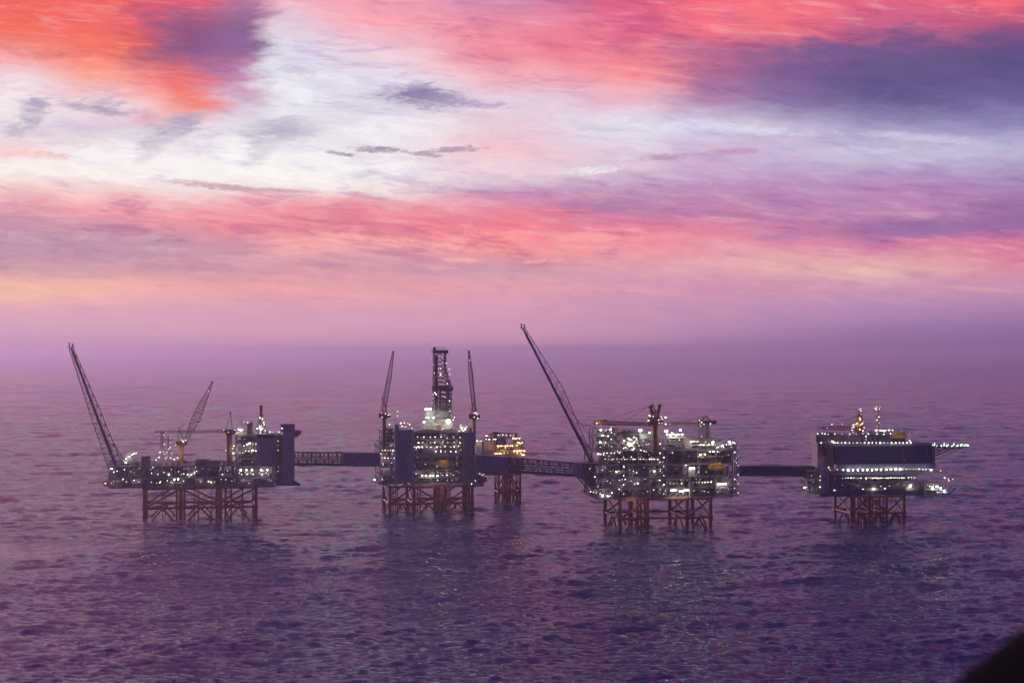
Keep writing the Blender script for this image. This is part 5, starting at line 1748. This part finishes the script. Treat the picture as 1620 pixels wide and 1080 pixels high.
# ================================================================== BRIDGES
bridge(RP, 'bridge between the far-left and the derrick platform, right half clad in blue-grey sheet', 466, 715.5, 735, 601, 717, 737, 12, 14, clad=((.56, 1.0, 'blue'),), bays=20, m='dark')
bridge(PP, 'truss bridge clad at both ends, in front of the small orange-lit platform', 753, 720, 743.5, 921, 733.5, 753.5, 60, 10, clad=((.0, .31, 'blue'), (.935, 1.0, 'bluelight')), bays=20, m='dark')
bridge(LQ, 'plain dark bridge leading to the rightmost platform', 1168, 737.5, 751.5, 1290, 738, 752.5, 10, 8, clad=((.02, .98, 'dark'),), bays=14, m='dark')

# ================================================================== HELICOPTER (its dark sponson fills the lower right corner)
hroot = bpy.data.objects.new('helicopter', None)
COL.objects.link(hroot)
hroot.location = (1.78, 3.2, H - 1.33)
hroot.rotation_euler = (0, 0, R(-20))
tag(hroot, 'black out-of-focus rounded side of the helicopter in the bottom right corner', 'helicopter')
b = MB()
n = 24
secs = [(-1.05, .02), (-.98, .12), (-.8, .24), (-.5, .33), (0, .38), (.9, .40), (1.9, .38), (2.6, .30), (3.0, .16), (3.15, .03)]
vs = []
for (yk, rk) in secs:
    for i in range(n):
        a = 2 * math.pi * i / n
        vs.append((rk * 3.0 * math.cos(a), yk * .8, rk * 1.9 * math.sin(a)))
fs = []
for j in range(len(secs) - 1):
    for i in range(n):
        fs.append((j * n + i, j * n + (i + 1) % n, (j + 1) * n + (i + 1) % n, (j + 1) * n + i))
fs += [tuple(range(n - 1, -1, -1)), tuple(range((len(secs) - 1) * n, len(secs) * n))]
b.add(vs, fs, 'black')
o = b.build('sponson', hroot)
for p_ in o.data.polygons: p_.use_smooth = True
b = MB()
b.tube((.3, .5, -.6), (.3, .5, -1.0), .06, 'black', 10)
b.tube((.2, .5, -1.1), (.4, .5, -1.1), .25, 'black', 20)
b.build('landing_wheel', hroot)

# white water round the legs
q_ = random.Random(3)
b = MB()
for w in WASH:
    for k in range(7):
        an = q_.uniform(0, 6.28); d = q_.uniform(.8, 3.2); r_ = q_.uniform(.35, 1.3)
        cx0, cy0 = w.x + math.cos(an) * d * 1.3, w.y + math.sin(an) * d
        n = 9
        vs = []
        for (kk, zz) in ((1.0, -.1), (.75, .28), (.35, .5)):
            for i in range(n):
                t = 2 * math.pi * i / n
                rr = r_ * kk * q_.uniform(.7, 1.25)
                vs.append((cx0 + rr * 1.7 * math.cos(t), cy0 + rr * math.sin(t), zz * q_.uniform(.5, 1.1)))
        fs = [(j * n + i, j * n + (i + 1) % n, (j + 1) * n + (i + 1) % n, (j + 1) * n + i) for j in range(2) for i in range(n)]
        fs.append(tuple(range(2 * n, 3 * n)))
        b.add(vs, fs, 'foam')
tag(b.build('white_water'), kind='stuff')

# ================================================================== HAZE
b = MB()
b.box(-46000, 46000, -46000, 46000, -8, 176, 'dark')
hz = b.build('haze')
hz.data.materials.clear()
hm = bpy.data.materials.new('haze')
hm.use_nodes = True
ht = hm.node_tree
ht.nodes.clear()
vo = ht.nodes.new('ShaderNodeVolumePrincipled')
vo.inputs['Color'].default_value = (0.93, 0.90, 1.0, 1)
vo.inputs['Density'].default_value = 0.78e-4
vo.inputs['Anisotropy'].default_value = 0.5
oo = ht.nodes.new('ShaderNodeOutputMaterial')
ht.links.new(vo.outputs[0], oo.inputs['Volume'])
hz.data.materials.append(hm)
tag(hz, kind='stuff')
